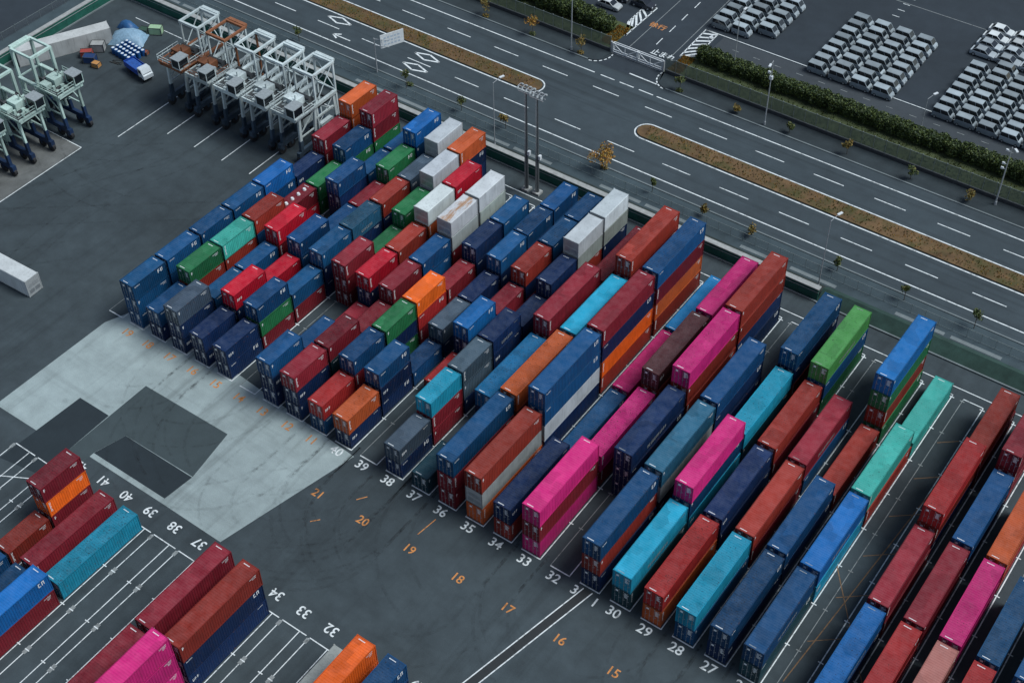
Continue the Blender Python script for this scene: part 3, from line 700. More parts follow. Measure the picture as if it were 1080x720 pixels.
def mast(x, y, h, label):
    root = empty('floodlight_mast', (x, y, 0)); tag(root, label, 'floodlight mast')
    p = MB(); p.tube((0,0,0),(0,0,h*.42),.3,.25,12); p.tube((0,0,h*.42),(0,0,h*.72),.22,.18,12); p.tube((0,0,h*.72),(0,0,h),.16,.11,12); p.build('pole', M_MAST, root)
    b = MB(); b.box(-.6,.6,-.6,.6,0,.35); b.build('foundation', M_CONC, root)
    c = MB(); c.box(.26,.62,-.25,.25,h*.36,h*.36+.7); c.build('control_box', M_LAMP, root)
    f = MB()
    for z in (h-.05, h-.9): f.bar((-1.2,-.3,z),(1.2,-.3,z),.08); f.bar((-1.2,.3,z),(1.2,.3,z),.08)
    for s in (-1.15,-.4,.4,1.15): f.bar((s,-.3,h-.05),(s,.3,h-.05),.07)
    f.build('lamp_frame', M_GALV, root)
    for s in (-1.35,-.45,.45,1.35):
        for yy in (-.42, .42):
            l = MB(); l.tube((s*.8,yy*.8,h-.1),(s*.8,yy*1.5,h-.4),.12,.21,10); l.build('floodlight', M_FLOOD, root)
    ld = MB()
    for s in (-.09,.09): ld.bar((s,-.42,.5),(s,-.32,h-.4),.03)
    ld.build('ladder', M_GALV, root)
M_FLOOD = plain('grey_floodlight', (.3,.33,.34), .5)
M_MAST = plain('mast_steel', (.09,.1,.105), .55, .3)
mast(-40.2, 54.2, 18.6, 'left one of the twin floodlight masts by the green wall')
mast(-38.4, 54.4, 18.2, 'right one of the twin floodlight masts by the green wall')
sg = empty('road_sign', (-78.2, 64.9, 0)); tag(sg, 'white roadside direction sign on a bent grey post left of the diamonds', 'sign')
b = MB(); b.tube((0,0,0),(0,0,6.6),.13,.1,10); b.build('post', M_GALV, sg)
b = MB(); b.tube((0,0,6.45),(2.3,1.0,6.45),.06,k=8); b.tube((0,0,5.2),(2.3,1.0,5.2),.06,k=8); b.build('arm', M_GALV, sg)
bd = MB(); d = Vector((.42,.9,0)).normalized()
c0 = Vector((1.1,.55,0)); bd.bar(c0+Vector((0,0,6)) - d*.2, c0+Vector((0,0,6)) + d*4.0, .09, 2.5); bo = bd.build('board', M_WHITEP, sg)
lt = MB(); nn = Vector((d.y,-d.x,0))
for r_ in range(3):
    for i in range(5):
        p = c0 + d*(.4+i*.62) + nn*.052 + Vector((0,0,6.55-r_*.62)); lt.bar(p, p+d*.42, .006, .3)
lt.build('faded_lettering', plain('faded_blue_print', (.42,.5,.58), .6), bo)
# ------------------------------------------------------------------ trees, shrubs
def leaf_mat(name, a, b_, c):
    m, N, L, bs = newmat(name); g = N.new("ShaderNodeNewGeometry")
    r = ramp(N, L, g.outputs["Random Per Island"], [(.1, a), (.55, b_), (.95, c)])
    L.new(r.outputs[0], bs.inputs["Base Color"]); bs.inputs["Roughness"].default_value = .65; return m
M_LEAFD = leaf_mat("dark_leaves", (.016,.034,.008), (.038,.064,.012), (.095,.125,.022))
M_LEAFG = leaf_mat("green_leaves", (.03,.055,.012), (.06,.085,.018), (.12,.11,.02))
M_LEAFY = leaf_mat("yellow_leaves", (.12,.08,.015), (.2,.13,.02), (.1,.1,.02))
M_LEAFO = leaf_mat("orange_leaves", (.24,.1,.01), (.33,.17,.02), (.2,.15,.02))
M_BARK = plain("bark", (.07,.055,.04), .9, var=.3)
def leaves(m, centre, rad, n, size, rnd, hollow=.55):
    for _ in range(n):
        while True:
            p = Vector((rnd.uniform(-1,1), rnd.uniform(-1,1), rnd.uniform(-1,1)))
            if hollow < p.length < 1: break
        c = Vector(centre) + Vector((p.x*rad[0], p.y*rad[1], p.z*rad[2])); s = size*rnd.uniform(.6,1.3)
        u = Vector((rnd.gauss(0,1), rnd.gauss(0,1), rnd.gauss(0,.6))).normalized(); v = u.cross(Vector((rnd.gauss(0,1), rnd.gauss(0,1), rnd.gauss(0,1)))).normalized()
        m.quad(c-u*s-v*s*.6, c+u*s-v*s*.6, c+u*s+v*s*.6, c-u*s+v*s*.6)
def sapling(x, y, h, crown, m, label, seed, z=.0, n=150):
    rnd = random.Random(seed); root = empty('young_tree', (x, y, z)); tag(root, label, 'tree')
    t = MB(); lean = rnd.uniform(-.12,.12); tp = Vector((lean, rnd.uniform(-.1,.1), h))
    t.tube((0,0,0), tp*.6, .055, .04, 6); t.tube(tp*.6, tp, .04, .015, 6)
    for k in range(6):
        a = rnd.uniform(0, 6.28); zf = rnd.uniform(.45,.85); s = tp*zf; t.tube(s, s+Vector((math.cos(a)*crown*.8, math.sin(a)*crown*.8, h*.16)), .022, .008, 5)
    t.build('trunk', M_BARK, root); c = MB(); crown *= 1.3; n = int(n*1.5)
    for k in range(7):
        a = rnd.uniform(0, 6.28); rr = crown*rnd.uniform(.1,.75); leaves(c, (tp.x+math.cos(a)*rr, tp.y+math.sin(a)*rr, h*rnd.uniform(.6,1.02)), (crown*.55,crown*.55,crown*.5), n//7, .12, rnd, .0)
    c.build('crown', m, root)
    return root
near = [(-71.4,64.3,3.4,.75,M_LEAFG,'slim young green tree beside the road sign diamonds'), (-60.2,64.4,2.8,.6,M_LEAFG,'thin sparse young tree above the bright blue container at the yard end'),
 (-51.6,64.6,2.6,.7,M_LEAFY,'small yellowish tree behind the white street lamp near the twin masts'), (-15.6,64.0,1.7,.6,M_LEAFY,'low yellow sapling behind the blue container at the far end of row 35'),
 (-24.4,64.3,2.6,.45,M_LEAFG,'very thin sapling on the near pavement left of row 35'), (-7.5,64.2,1.5,.65,M_LEAFY,'low yellow sapling on the pavement behind the tall pink container'),
 (6.0,64.4,2.2,.55,M_LEAFG,'bushy green sapling behind the right white street lamp'), (16.2,64.3,2.3,.5,M_LEAFG,'thin green sapling behind the tall green container'), (26.2,64.6,2.8,.7,M_LEAFG,'spreading green sapling right of the tall bright blue stack'),
 (-95,64.4,2.6,.6,M_LEAFG,'slim young tree behind the white straddle carrier towers')]
for i, (x, y, h, c, m, l) in enumerate(near): sapling(x, y, h, c, m, l, 100+i)
sapling(-33.4, 64.6, 3.6, 1.5, M_LEAFO, 'round tree with orange autumn leaves on the pavement beside the road', 131, 0, 520)
far = [(-73.2,88.7,3.2,.9,M_LEAFY,'yellow-green young tree on far pavement, furthest left'), (-63.3,88.7,3.3,.95,M_LEAFO,'young tree with orange leaves on the far pavement'), (-53.4,88.7,2.8,.75,M_LEAFY,'small yellow tree beside the tall lamp left of gate'),
 (-34.2,88.8,2.9,.7,M_LEAFG,'small green tree on far pavement just right of the gate'), (-23.9,88.8,1.2,.6,M_LEAFY,'low yellow sapling midway along the far pavement'), (-14.4,88.9,1.5,.6,M_LEAFG,'low green sapling just right of the signal box lamp'),
 (-4.6,89.1,2.3,.55,M_LEAFY,'thin yellow sapling in the middle of the far pavement'), (5.9,89.1,2.2,.6,M_LEAFG,'thin green sapling on far pavement under the hedge'), (15.0,89.0,1.6,.7,M_LEAFY,'low yellow bush-like tree left of the camera pole')]
for i, (x, y, h, c, m, l) in enumerate(far): sapling(x, y, h, c, m, l, 200+i, .1)
for i, (x, y) in enumerate([(-71.4,65.1),(-33.4,65.0),(-63.3,88.6),(-53.4,88.6),(-34.2,88.7),(-73.2,88.6)]):   # weeds at the tree feet
    rnd = random.Random(i); m = MB(); leaves(m, (0,0,.2), (.7,.5,.3), 90, .11, rnd, 0)
    o = m.build('weed_tuft', M_LEAFY if i % 2 else M_LEAFG, None, False, (x, y, .1)); tag(o, ['green weeds at the foot of the sign-side tree','weeds under the orange autumn tree','weeds around the orange-leaved tree on far pavement','weeds beside the lamp left of the gate','weeds at the foot of the tree right of the gate','weeds under the furthest left far tree'][i], 'weeds')
shrubs = []
for v in range(5):
    rnd = random.Random(50+v); root = empty('shrub'); lf = MB(); st = MB()
    for k in range(5):
        a = rnd.uniform(0, 6.28); st.tube((0,0,0), (math.cos(a)*.7, math.sin(a)*.7, 1.4), .05, .02, 5)
    for _ in range(2300):                      # clipped, nearly box-shaped, fuller at the top
        p = Vector((rnd.uniform(-1,1), rnd.uniform(-1,1), rnd.uniform(-1,1))); q = (abs(p.x)**3+abs(p.y)**3+abs(p.z)**3)**(1/3)
        if q < .2: continue
        k = rnd.uniform(.72, 1.04)/q if rnd.random() < .85 else rnd.uniform(.4,.9)
        c = Vector((p.x*k*1.12, p.y*k*1.2*(1+.12*math.sin(p.x*4+v)), 1.22+p.z*k*1.14)) + Vector((rnd.gauss(0,.05), rnd.gauss(0,.05), rnd.gauss(0,.07)))
        s_ = .11*rnd.uniform(.6,1.3); u = Vector((rnd.gauss(0,1), rnd.gauss(0,1), rnd.gauss(0,.6))).normalized(); w2 = u.cross(Vector((rnd.gauss(0,1), rnd.gauss(0,1), rnd.gauss(0,1)))).normalized()
        lf.quad(c-u*s_-w2*s_*.6, c+u*s_-w2*s_*.6, c+u*s_+w2*s_*.6, c-u*s_+w2*s_*.6)
    st.build('stem', M_BARK, root); lf.build('foliage', M_LEAFD, root); index_kids(root); shrubs.append(root)
def shrub(i, x, y, s, label, group, sz=None):
    o = copy_tree(shrubs[i % 5]); o.location = (x, y, 0); o.rotation_euler = (0,0,math.pi*(i % 2)+random.uniform(-.12,.12)); o.scale = (s, s, sz or s); tag(o, label, 'shrub', group)
rnd = random.Random(5)
for i in range(46): shrub(i, -35.4+i*2.0, 98.5+rnd.uniform(-.12,.12), rnd.uniform(1.0,1.1), 'dark green clipped shrub in the long hedge beside the car park', 'shrubs in the hedge', rnd.uniform(1.0,1.15))
for i in range(16): shrub(i+2, -53.6-i*2.2, 97.2+rnd.uniform(-.5,.8)+i*.06, rnd.uniform(1.0,1.35), 'dark green bushy shrub in the row left of the gate', 'shrubs left of the gate', rnd.uniform(1.0,1.3))
for r_ in shrubs:
    for ch in list(r_.children): bpy.data.objects.remove(ch)
    bpy.data.objects.remove(r_)
# dry orange grass at the gate corners
def turf(name, pts_box, n, m, seed):
    rnd = random.Random(seed); t = MB(); x0, x1, y0, y1 = pts_box
    for _ in range(n):
        x, y = rnd.uniform(x0, x1), rnd.uniform(y0, y1)
        a = rnd.uniform(0, 6.28); h = rnd.uniform(.1,.28); d = Vector((math.cos(a), math.sin(a), 0))*.09
        p = Vector((x, y, .17 if name == 'median_grass' else .02)); t.quad(p-d, p+d, p+d*.4+Vector((rnd.uniform(-.1,.1), rnd.uniform(-.1,.1), h)), p-d*.4+Vector((0,0,h)))
    o = t.build(name, m); tag(o, kind='stuff')
turf('dry_grass', (-39,-36.6,92.6,98), 900, M_LEAFO, 1); turf('dry_grass', (-52.8,-50.4,93.5,99.5), 900, M_LEAFO, 2)
turf('grass', (-36,60,92.4,97.2), 4200, M_LEAFG, 3); turf('grass', (-100,-53,92.4,96.5), 2200, M_LEAFG, 4)
turf('median_grass', (-33,70,75.2,78), 900, M_LEAFO, 6); turf('median_grass', (-33,70,75.2,78), 700, M_LEAFG, 7); turf('median_grass', (-110,-54.5,75.2,78), 600, M_LEAFO, 8); turf('median_grass', (-110,-54.5,75.2,78), 200, M_LEAFG, 9)
turf('weeds', (8,60,57.4,60.4), 2600, M_LEAFD, 5)

# ------------------------------------------------------------------ cars and vans
def loft(secs, mi=0, m=None, close=True):
    m = m or MB(); n0 = len(m.v); k = len(secs[0])
    for s in secs: m.v += [tuple(p) for p in s]
    for i in range(len(secs)-1):
        for j in range(k):
            a = n0+i*k+j; b_ = n0+i*k+(j+1) % k; m.f.append((a, b_, b_+k, a+k)); m.m.append(mi)
    if close: m.f.append(tuple(n0+j for j in range(k))[::-1]); m.m.append(mi); m.f.append(tuple(n0+(len(secs)-1)*k+j for j in range(k))); m.m.append(mi)
    return m
def make_vehicle(name, Lc, Wc, Hc, hood, belt, wr, prof_roof, glass_front, glass_rear, side_in=.15, rf_x=None):
    """nose at +x; origin on the ground at the middle of the tail end.  prof_roof: list of (x, z) of the upper outline from tail to nose"""
    root = empty(name); hw = Wc/2; gz = .22
    low = MB(); secs = []
    for x, z in prof_roof:
        zb = min(z, belt); tw = hw if .08 < x < Lc-.12 else hw-.07
        secs.append([(x,-tw+.03,gz),(x,-tw,gz+.2),(x,-tw,zb-.06),(x,-tw+.04,zb),(x,tw-.04,zb),(x,tw,zb-.06),(x,tw,gz+.2),(x,tw-.03,gz)])
    loft(secs, 0, low); low.build('body', M_CAR, root)
    up = [(x, z) for x, z in prof_roof if z > belt+.02]
    xs = [p[0] for p in up]; g = MB(); secs = []
    x0, x1 = glass_rear, glass_front; rz = max(z for _, z in prof_roof); rr0, rr1 = up[1][0] if len(up) > 2 else xs[0], up[-2][0]
    if rf_x: rr0, rr1 = rf_x
    # greenhouse: dark glass between belt and roof, roof panel on top
    b0, b1 = hw-.05, hw-side_in
    A = [(x0,-b0,belt),(x1,-b0,belt),(x1,b0,belt),(x0,b0,belt)]; T = [(rr0,-b1,rz-.06),(rr1,-b1,rz-.06),(rr1,b1,rz-.06),(rr0,b1,rz-.06)]
    sw = MB(); sw.quad(A[0],A[1],T[1],T[0]); sw.quad(A[2],A[3],T[3],T[2]); sw.build('side_window', M_GLASS, root)
    ws = MB(); ws.quad(A[1],A[2],T[2],T[1]); ws.build('windscreen', M_GLASS, root); rw = MB(); rw.quad(A[3],A[0],T[0],T[3]); rw.build('rear_window', M_GLASS, root)
    rf = MB(); rf.box(rr0-.02, rr1+.02, -b1-.015, b1+.015, rz-.07, rz-.02); rf.box(rr0+.08, rr1-.08, -b1+.08, b1-.08, rz-.02, rz)
    for p, q in zip(A, T): rf.bar(Vector(p), Vector(q), .07)
    xm = (x0+x1)/2
    for s in (-1, 1): rf.bar((xm, s*b0, belt), ((rr0+rr1)/2, s*b1, rz-.05), .07)
    rf.build('roof', M_CAR, root)
    for x in (Lc*.17, Lc*.82):
        for s in (-1, 1):
            t = MB(); t.tube((x, s*(hw-.17), wr), (x, s*(hw+.01), wr), wr, k=14); tw_ = t.build('wheel', M_DARK, root)
            h = MB(); h.tube((x, s*(hw+.008), wr), (x, s*(hw+.02), wr), wr*.58, k=10); h.build('hub', M_GALV, tw_)
    for s in (-1, 1):
        h = MB(); h.box(Lc-.05, Lc+.012, s*hw*.62-.16, s*hw*.62+.16, gz+.38, gz+.52); h.build('headlight', M_LAMP, root)
    bp = MB(); bp.box(Lc-.04, Lc+.03, -hw+.1, hw-.1, gz-.02, gz+.14); bp.box(-.03, .04, -hw+.1, hw-.1, gz-.02, gz+.14); bp.build('bumper', M_DARKP, root)
    index_kids(root); return root
van = make_vehicle('small_van', 3.39, 1.47, 1.89, .5, 1.12, .27, [(0,.95),(.03,1.14),(.12,1.89),(2.42,1.89),(2.92,1.15),(3.2,1.02),(3.34,.86),(3.39,.6)], 2.95, .05, .075, (.12, 2.42))
car = make_vehicle('saloon_car', 4.3, 1.72, 1.47, 1., .93, .31, [(0,.75),(.06,.94),(.35,.97),(.95,1.47),(2.45,1.47),(3.15,.97),(3.9,.86),(4.2,.74),(4.3,.55)], 3.2, .3)
SILV, WHT, DRK = (.28,.325,.345), (.55,.58,.58), (.03,.035,.045)
def put(p, x, y, c, label, cat, group, rz=0):
    o = copy_tree(p, None, (*c, 1)); o.location = (x, y, 0); o.rotation_euler = (0,0,rz+random.uniform(-.012,.012)); tag(o, label, cat, group)
def nth(i): return ORD[i]
for gname, xs, y0, rows, seed in (('left', (-39.3,-35.6,-31.8), (109.4,109.7,112.2), (6,6,5), 1), ('middle', (-19.85,-16.0,-12.1,-8.25), (106.9,)*4, (8,8,8,8), 2), ('right', (2.0,5.75,9.45,13.15,16.85), (107.0,)*5, (7,8,7,7,6), 3)):
    for ci, x in enumerate(xs):
        for ri in range(rows[ci]):
            rnd = random.Random(seed*100+ci*10+ri); k = rnd.uniform(.8,1.12)
            put(van, x-.1, y0[ci]+ri*2.42-.74, tuple(v*k for v in SILV), f'silver small van, {nth(ri)} from the hedge in {nth(ci)} column of the {gname} van block', 'van', f'silver vans in the {gname} block')
for ci in range(3):
    for ri in range(4):
        put(car, .0+ci*4.25, 127.0+ri*2.62-.86, WHT if ri > 1 else (.33,.37,.39), f'{"white" if ri > 1 else "pale silver"} saloon car, {nth(ri)} from the vans in {nth(ci)} car column', 'car', 'saloon cars in the car park')
put(car, -59.3, 103.4, WHT, 'white saloon car parked alone left of the driveway', 'car', None); put(car, -54.6, 106.9, DRK, 'black saloon car parked beside the hatched island', 'car', None)
put(car, -59.6, 106.6, DRK, 'black saloon car parked behind the white one left of the driveway', 'car', None)
for r_ in (van, car):
    def rm2(o):
        for ch in list(o.children): rm2(ch)
        bpy.data.objects.remove(o)
    rm2(r_)
# ------------------------------------------------------------------ straddle carriers (travel direction -y, wheels at y = 0 .. 9.6, centre line x = 0)
M_CABROOF = plain('grey_cab_roof', (.25,.28,.29), .6, var=.2)
def make_carrier(seed, braced=True):
    rnd = random.Random(seed); root = empty('straddle_carrier'); hw = 1.95; Lb = 9.8
    for s in (-1, 1):
        b = MB(); b.box(s*hw-.28, s*hw+.28, .3, Lb-.3, 1.25, 2.05); b.box(s*hw-.34, s*hw+.34, -.25, .5, 1.0, 1.9); b.box(s*hw-.34, s*hw+.34, Lb-.5, Lb+.25, 1.0, 1.9)
        bo = b.build('bogie_beam', M_NAVY, root)
        for y in (.3, 2.3, Lb-2.3, Lb-.3):
            t = MB(); t.tube((s*hw-.24,y,.72),(s*hw+.24,y,.72),.72,k=16); t.tube((s*hw-.27,y,.72),(s*hw+.27,y,.72),.34,k=10); t.build('wheel', M_DARK, root)
            f = MB(); f.box(s*hw-.33, s*hw+.33, y-.22, y+.22, .72, 1.3); f.build('wheel_fork', M_NAVY, bo)
        for y0, y1 in ((.6,.95),(3.8,4.6),(Lb-.7,Lb-1.1)):
            l = MB(); l.bar((s*hw, y0+(y1-y0)*.3, 3.7), (s*hw, y1, 8.2), .34, .48); lo = l.build('leg', M_STEEL, root); lf_ = MB(); lf_.bar((s*hw, y0, 1.9), (s*hw, y0+(y1-y0)*.3, 3.7), .47, .6); lf_.build('leg_foot', M_NAVY, lo)
        c = MB(); c.box(s*hw-.32, s*hw+.32, 5.2, 7.9, 2.1, 4.1); c.box(s*hw-.36, s*hw+.36, 5.3, 7.8, 4.1, 4.2); co = c.build('power_pack', M_STEEL, root)
        v = MB(); v.box(s*(hw+.325)-.008, s*(hw+.325)+.008, 5.6, 6.5, 2.6, 3.6); v.build('vent', M_DARKP, co)
        r = MB(); r.bar((s*hw, 1.2, 5.0), (s*hw, 4.3, 7.4), .16); r.bar((s*hw, .8, 4.2), (s*hw, 4.2, 4.2), .2); r.bar((s*hw,4.6,5.6),(s*hw,Lb-1,5.6),.3); r.build('side_brace', M_STEEL, root)
    g_ = MB(); g_.box(-2.5, 2.5, -.2, 4.2, 8.26, 8.33); g_.build('grating', M_DARKP, root)
    p = MB(); p.box(-2.6,2.6,-.3,-.1,8.2,8.45); p.box(-2.6,2.6,4.1,4.3,8.2,8.45); p.box(-2.6,-2.42,-.1,4.1,8.2,8.45); p.box(2.42,2.6,-.1,4.1,8.2,8.45)
    for s in (-1, 1): p.box(s*2.1-.25, s*2.1+.25, -.3, 9.3, 7.75, 8.2); 
    for y in (0, 4.2): p.box(-2.1, 2.1, y-.2, y+.2, 7.7, 8.2)
    p.build('platform', M_STEEL, root)
    e = MB(); e.box(-1.0, .7, 1.9, 3.9, 8.45, 9.7); e.tube((.3,2.4,9.7),(.3,2.4,10.5),.12,k=8); e.box(-2.3,-1.2,2.4,4.0,8.45,9.2); e.build('engine_housing', M_STEEL, root)
    pp = MB()
    for k in range(26):
        x, y = rnd.uniform(-2.3,2.2), rnd.uniform(-.1,4.0)
        if y < 1.8 and x > .6: x -= 2.2
        q = Vector((x,y,8.34)); 
        if k % 2: pp.tube(q+Vector((0,0,rnd.uniform(.1,.6))), q+Vector((rnd.uniform(-1,1)*.9, rnd.uniform(-.6,.9), rnd.uniform(.1,.7))), .05, k=6)
        else: pp.box(x-rnd.uniform(.08,.3), x+rnd.uniform(.08,.3), y-.15, y+.2, 8.335, 8.34+rnd.uniform(.2,.75))
    pp.build('deck_machinery', M_STEEL, root)
    hs_ = MB()
    for sx in (-1.55, 1.5): hs_.tube((sx, 4.75, 8.2), (sx*1.02, 4.8, 2.6), .045, k=6)
    hs_.build('hose', M_DARK, root)
    w_ = MB(); w_.tube((-1.4,4.4,9.0),(1.4,4.4,9.0),.38,k=14); w_.tube((-1.5,4.4,9.0),(-1.4,4.4,9.0),.55,k=14); w_.tube((1.4,4.4,9.0),(1.5,4.4,9.0),.55,k=14); w_.build('hoist_drum', M_DARKP, root)
    cb = MB(); x0, x1, y0, y1 = .85, 2.55, -.5, 1.6
    cb.box(x0, x1, y0, y1, 8.46, 8.7); cb.box(x0, x1, y1-.1, y1, 8.7, 10.15)
    for x in (x0, x1-.1):
        for y in (y0, y1-.2): cb.box(x, x+.1, y, y+.1, 8.7, 10.15)
    cab = cb.build('cab', M_STEEL, root); cr_ = MB(); cr_.box(x0-.08, x1+.08, y0-.1, y1+.1, 10.152, 10.3); cr_.build('cab_roof', M_CABROOF, cab); gl = MB(); gl.box(x0+.03, x1-.03, y0+.03, y1-.12, 8.71, 10.14); gl.build('cab_window', M_GLASS, cab)
    rl = MB()
    for (xa, ya), (xb, yb) in (((-2.6,-.3),(.8,-.3)),((-2.6,-.3),(-2.6,4.3)),((2.6,1.7),(2.6,4.3))):
        for z in (8.95, 9.45): rl.bar((xa,ya,z),(xb,yb,z),.06)
        n = max(2, int((abs(xb-xa)+abs(yb-ya))/1.1))
        for i in range(n+1): rl.bar((xa+(xb-xa)*i/n, ya+(yb-ya)*i/n, 8.45), (xa+(xb-xa)*i/n, ya+(yb-ya)*i/n, 9.45), .05)
    for k in range(14): rl.bar((-2.75, 4.4, 2.2+k*.45), (-2.75, 4.9, 2.2+k*.45), .04)
    rl.bar((-2.75,4.4,2.0),(-2.75,4.4,8.6),.05); rl.bar((-2.75,4.9,2.0),(-2.75,4.9,8.6),.05)
    rl.build('railing', M_STEEL, root)
    # hoisting mast in the rear half
    ya, yb, zt = 5.0, 9.5, 13.0
    th = .25 if braced else .42
    for x in (-1.9, 1.9):
        for y in (ya, yb):
            c = MB(); c.bar((x,y,2.1),(x,y,zt),th,th*1.1); c.build('mast_column', M_STEEL, root)
    t = MB()
    for y in (ya, yb): t.bar((-2.05,y,zt),(2.05,y,zt),.4 if y == ya or not braced else .55,.4); 
    for x in (-1.9, 1.9): t.bar((x,ya,zt),(x,yb,zt),.34,.34)
    lw_ = MB(); lw_.bar((-1.9,ya,8.0),(-1.9,yb,8.0),.26); lw_.bar((1.9,ya,8.0),(1.9,yb,8.0),.26); lw_.bar((-1.9,yb,8.0),(1.9,yb,8.0),.22); lw_.build('middle_frame', M_STEEL, root)
    t.box(-1.8,1.8,yb+.1,yb+.7,zt-.1,zt+.3)
    t.build('top_frame', M_STEEL, root)
    if braced:
        b = MB()
        for x in (-1.9, 1.9): b.bar((x,ya,8.0),(x,yb,zt),.11); b.bar((x,yb,8.0),(x,ya,zt),.11); b.bar((x,ya,4.2),(x,yb,8.0),.1); b.bar((x,yb,4.2),(x,ya,8.0),.1)
        b.bar((-1.9,yb,8.0),(1.9,yb,zt),.11); b.bar((1.9,yb,8.0),(-1.9,yb,zt),.11); b.build('cross_brace', M_STEEL, root)
    sp = MB(); z = 6.2
    for x in (-1.0, 1.0): sp.box(x-.13, x+.13, 1.5, 8.9, z, z+.32)
    for y in (1.5, 4.2, 6.2, 8.9): sp.box(-1.2, 1.2, y-.16, y+.16, z+.002, z+.34)
    spo = sp.build('spreader', M_DARKP, root); cb2 = MB()
    for x in (-1.0, 1.0):
        for y in (4.2, 6.2): cb2.tube((x,y,z+.3),(x,y,8.4),.03,k=5)
    cb2.build('cable', M_DARK, spo)
    index_kids(root); return root
ca, cb_ = make_carrier(1, True), make_carrier(2, False)
NAVY = (.012,.03,.075,1)
def carrier(p, x, y, rz, c, label, group, nav=None):
    nav = nav or (NAVY if group == GA else (.045,.07,.10,1))
    o = copy_tree(p, None, (*c, 1)); o.location = (x, y, 0); o.rotation_euler = (0,0,rz); tag(o, label, 'straddle carrier', group)
    for ch in o.children_recursive:
        if ch.data.materials[0] == M_NAVY: ch.color = nav
    return o
def recolour(o, names, c):
    for ch in o.children:
        if ch.name.split('.')[0] in names: ch.color = (*c, 1)
MINT, PALE, RUST = (.42,.55,.50), (.50,.57,.57), (.21,.085,.042)
GA = 'mint straddle carriers on the washing pad'
GB = 'straddle carriers parked beside the containers'
c1 = carrier(ca, -97.9, 39.0, 0, PALE, 'rust-stained white straddle carrier nearest the blue truck', GB); recolour(c1, ('engine_housing','deck_machinery','platform'), RUST)
c2 = carrier(ca, -92.0, 39.0, 0, PALE, 'straddle carrier with orange rusty deck, second from the blue truck', GB); recolour(c2, ('engine_housing','top_frame','railing'), RUST)
c3 = carrier(ca, -86.0, 39.1, 0, PALE, 'pale straddle carrier with rust-red rear columns, third from the blue truck', GB); 
cols = [ch for ch in c3.children if ch.name.startswith('mast_column')]
for ch in cols[:2]: ch.color = (*RUST, 1)
carrier(ca, -80.2, 39.3, 0, PALE, 'clean pale straddle carrier, second from the container stacks', GB)
carrier(ca, -74.5, 39.6, 0, PALE, 'pale straddle carrier right beside the maroon container stack', GB)
GA = 'mint straddle carriers on the washing pad'
carrier(cb_, -106.2, 25.5, math.pi/2, MINT, 'mint green straddle carrier just behind the pale pad', GA)
carrier(cb_, -106.3, 17.9, math.pi/2, MINT, 'mint green straddle carrier on the pad, with its front cab facing the yard', GA)
carrier(cb_, -106.3, 10.3, math.pi/2, MINT, 'mint green straddle carrier at the left edge, cut by the picture', GA)
for r_ in (ca, cb_): rm2(r_)
# ------------------------------------------------------------------ things at the top left corner
ang = math.atan2(48.1-35.5, -125.3+131.8)
tr = make_reefer(16.0, 2.9, 'storage_container'); 
def colour_all(o, c):
    o.color = (*c, 1)
    for ch in o.children: colour_all(ch, c)
colour_all(tr, (.40,.41,.40)); tr.location = (-133.6+3.0, 33.0, 0); tr.rotation_euler = (0,0,ang-math.pi/2)
tag(tr, 'very long grey-white container standing beside the green wall at top left', 'container')
tl = make_reefer(12.19, 2.9, 'shipping_container'); colour_all(tl, (.55,.58,.58)); tl.location = (-83.4, -4.65, .05); tl.rotation_euler = (0,0,R(90+2))
tag(tl, 'white long container standing alone on the open yard at the left edge', 'container')
drums = None
dm = MB(); dm.tube((0,0,0),(0,0,.87),.29,k=14); dm.tube((0,0,.3),(0,0,.33),.305,k=14); dm.tube((0,0,.58),(0,0,.61),.305,k=14); dmesh = dm.mesh('body', plain('blue_drum_paint', (.012,.08,.24), .4))
lm_ = MB(); lm_.tube((0,0,.868),(0,0,.895),.2,k=14); lmesh = lm_.mesh('lid', plain('white_drum_lid', (.6,.65,.66), .5))
for i in range(6):
    for j in range(4):
        x, y = -118.6+i*.86+j*.12, 43.9+j*.95-i*.1
        d = empty('oil_drum', (x, y, 0)); link('body', dmesh, d); link('lid', lmesh, d); d.scale = (1.25,1.25,1.25)
        tag(d, 'blue oil drum with white lid in the cluster beside the tarpaulin', 'drum', 'blue drums beside the tarpaulin')
rnd = random.Random(9); t = MB(); nx, ny = 14, 10; tw, td = 6.2, 4.4
hz = [[1.75*max(0, math.sin(math.pi*min(max(i/nx,.0),1)))**.55*max(0, math.sin(math.pi*j/ny))**.5 + rnd.uniform(-.09,.09) if 0 < i < nx and 0 < j < ny else .03 for j in range(ny+1)] for i in range(nx+1)]
for i in range(nx+1):
    for j in range(ny+1): t.v.append((tw*(i/nx-.5)+rnd.uniform(-.08,.08), td*(j/ny-.5)+rnd.uniform(-.08,.08), hz[i][j]))
for i in range(nx):
    for j in range(ny): a = i*(ny+1)+j; t.f.append((a, a+ny+1, a+ny+2, a+1)); t.m.append(0)
to = t.build('tarpaulin', plain('pale_blue_tarpaulin', (.2,.32,.42), .5, var=.25), None, True, (-119.6, 48.3, 0)); to.rotation_euler = (0,0,.5); tag(to, 'pale blue tarpaulin draped over a heap behind the drums', 'tarpaulin')
t2 = MB(); t2.v = [(x*.55, y*.5, z*.8) for x, y, z in t.v]; t2.f = t.f; t2.m = t.m
to2 = t2.build('tarpaulin', plain('dark_blue_tarpaulin', (.02,.09,.22), .5, var=.25), None, True, (-122.4, 50.6, 0)); tag(to2, 'small dark blue tarpaulin at the end of the very long container', 'tarpaulin')
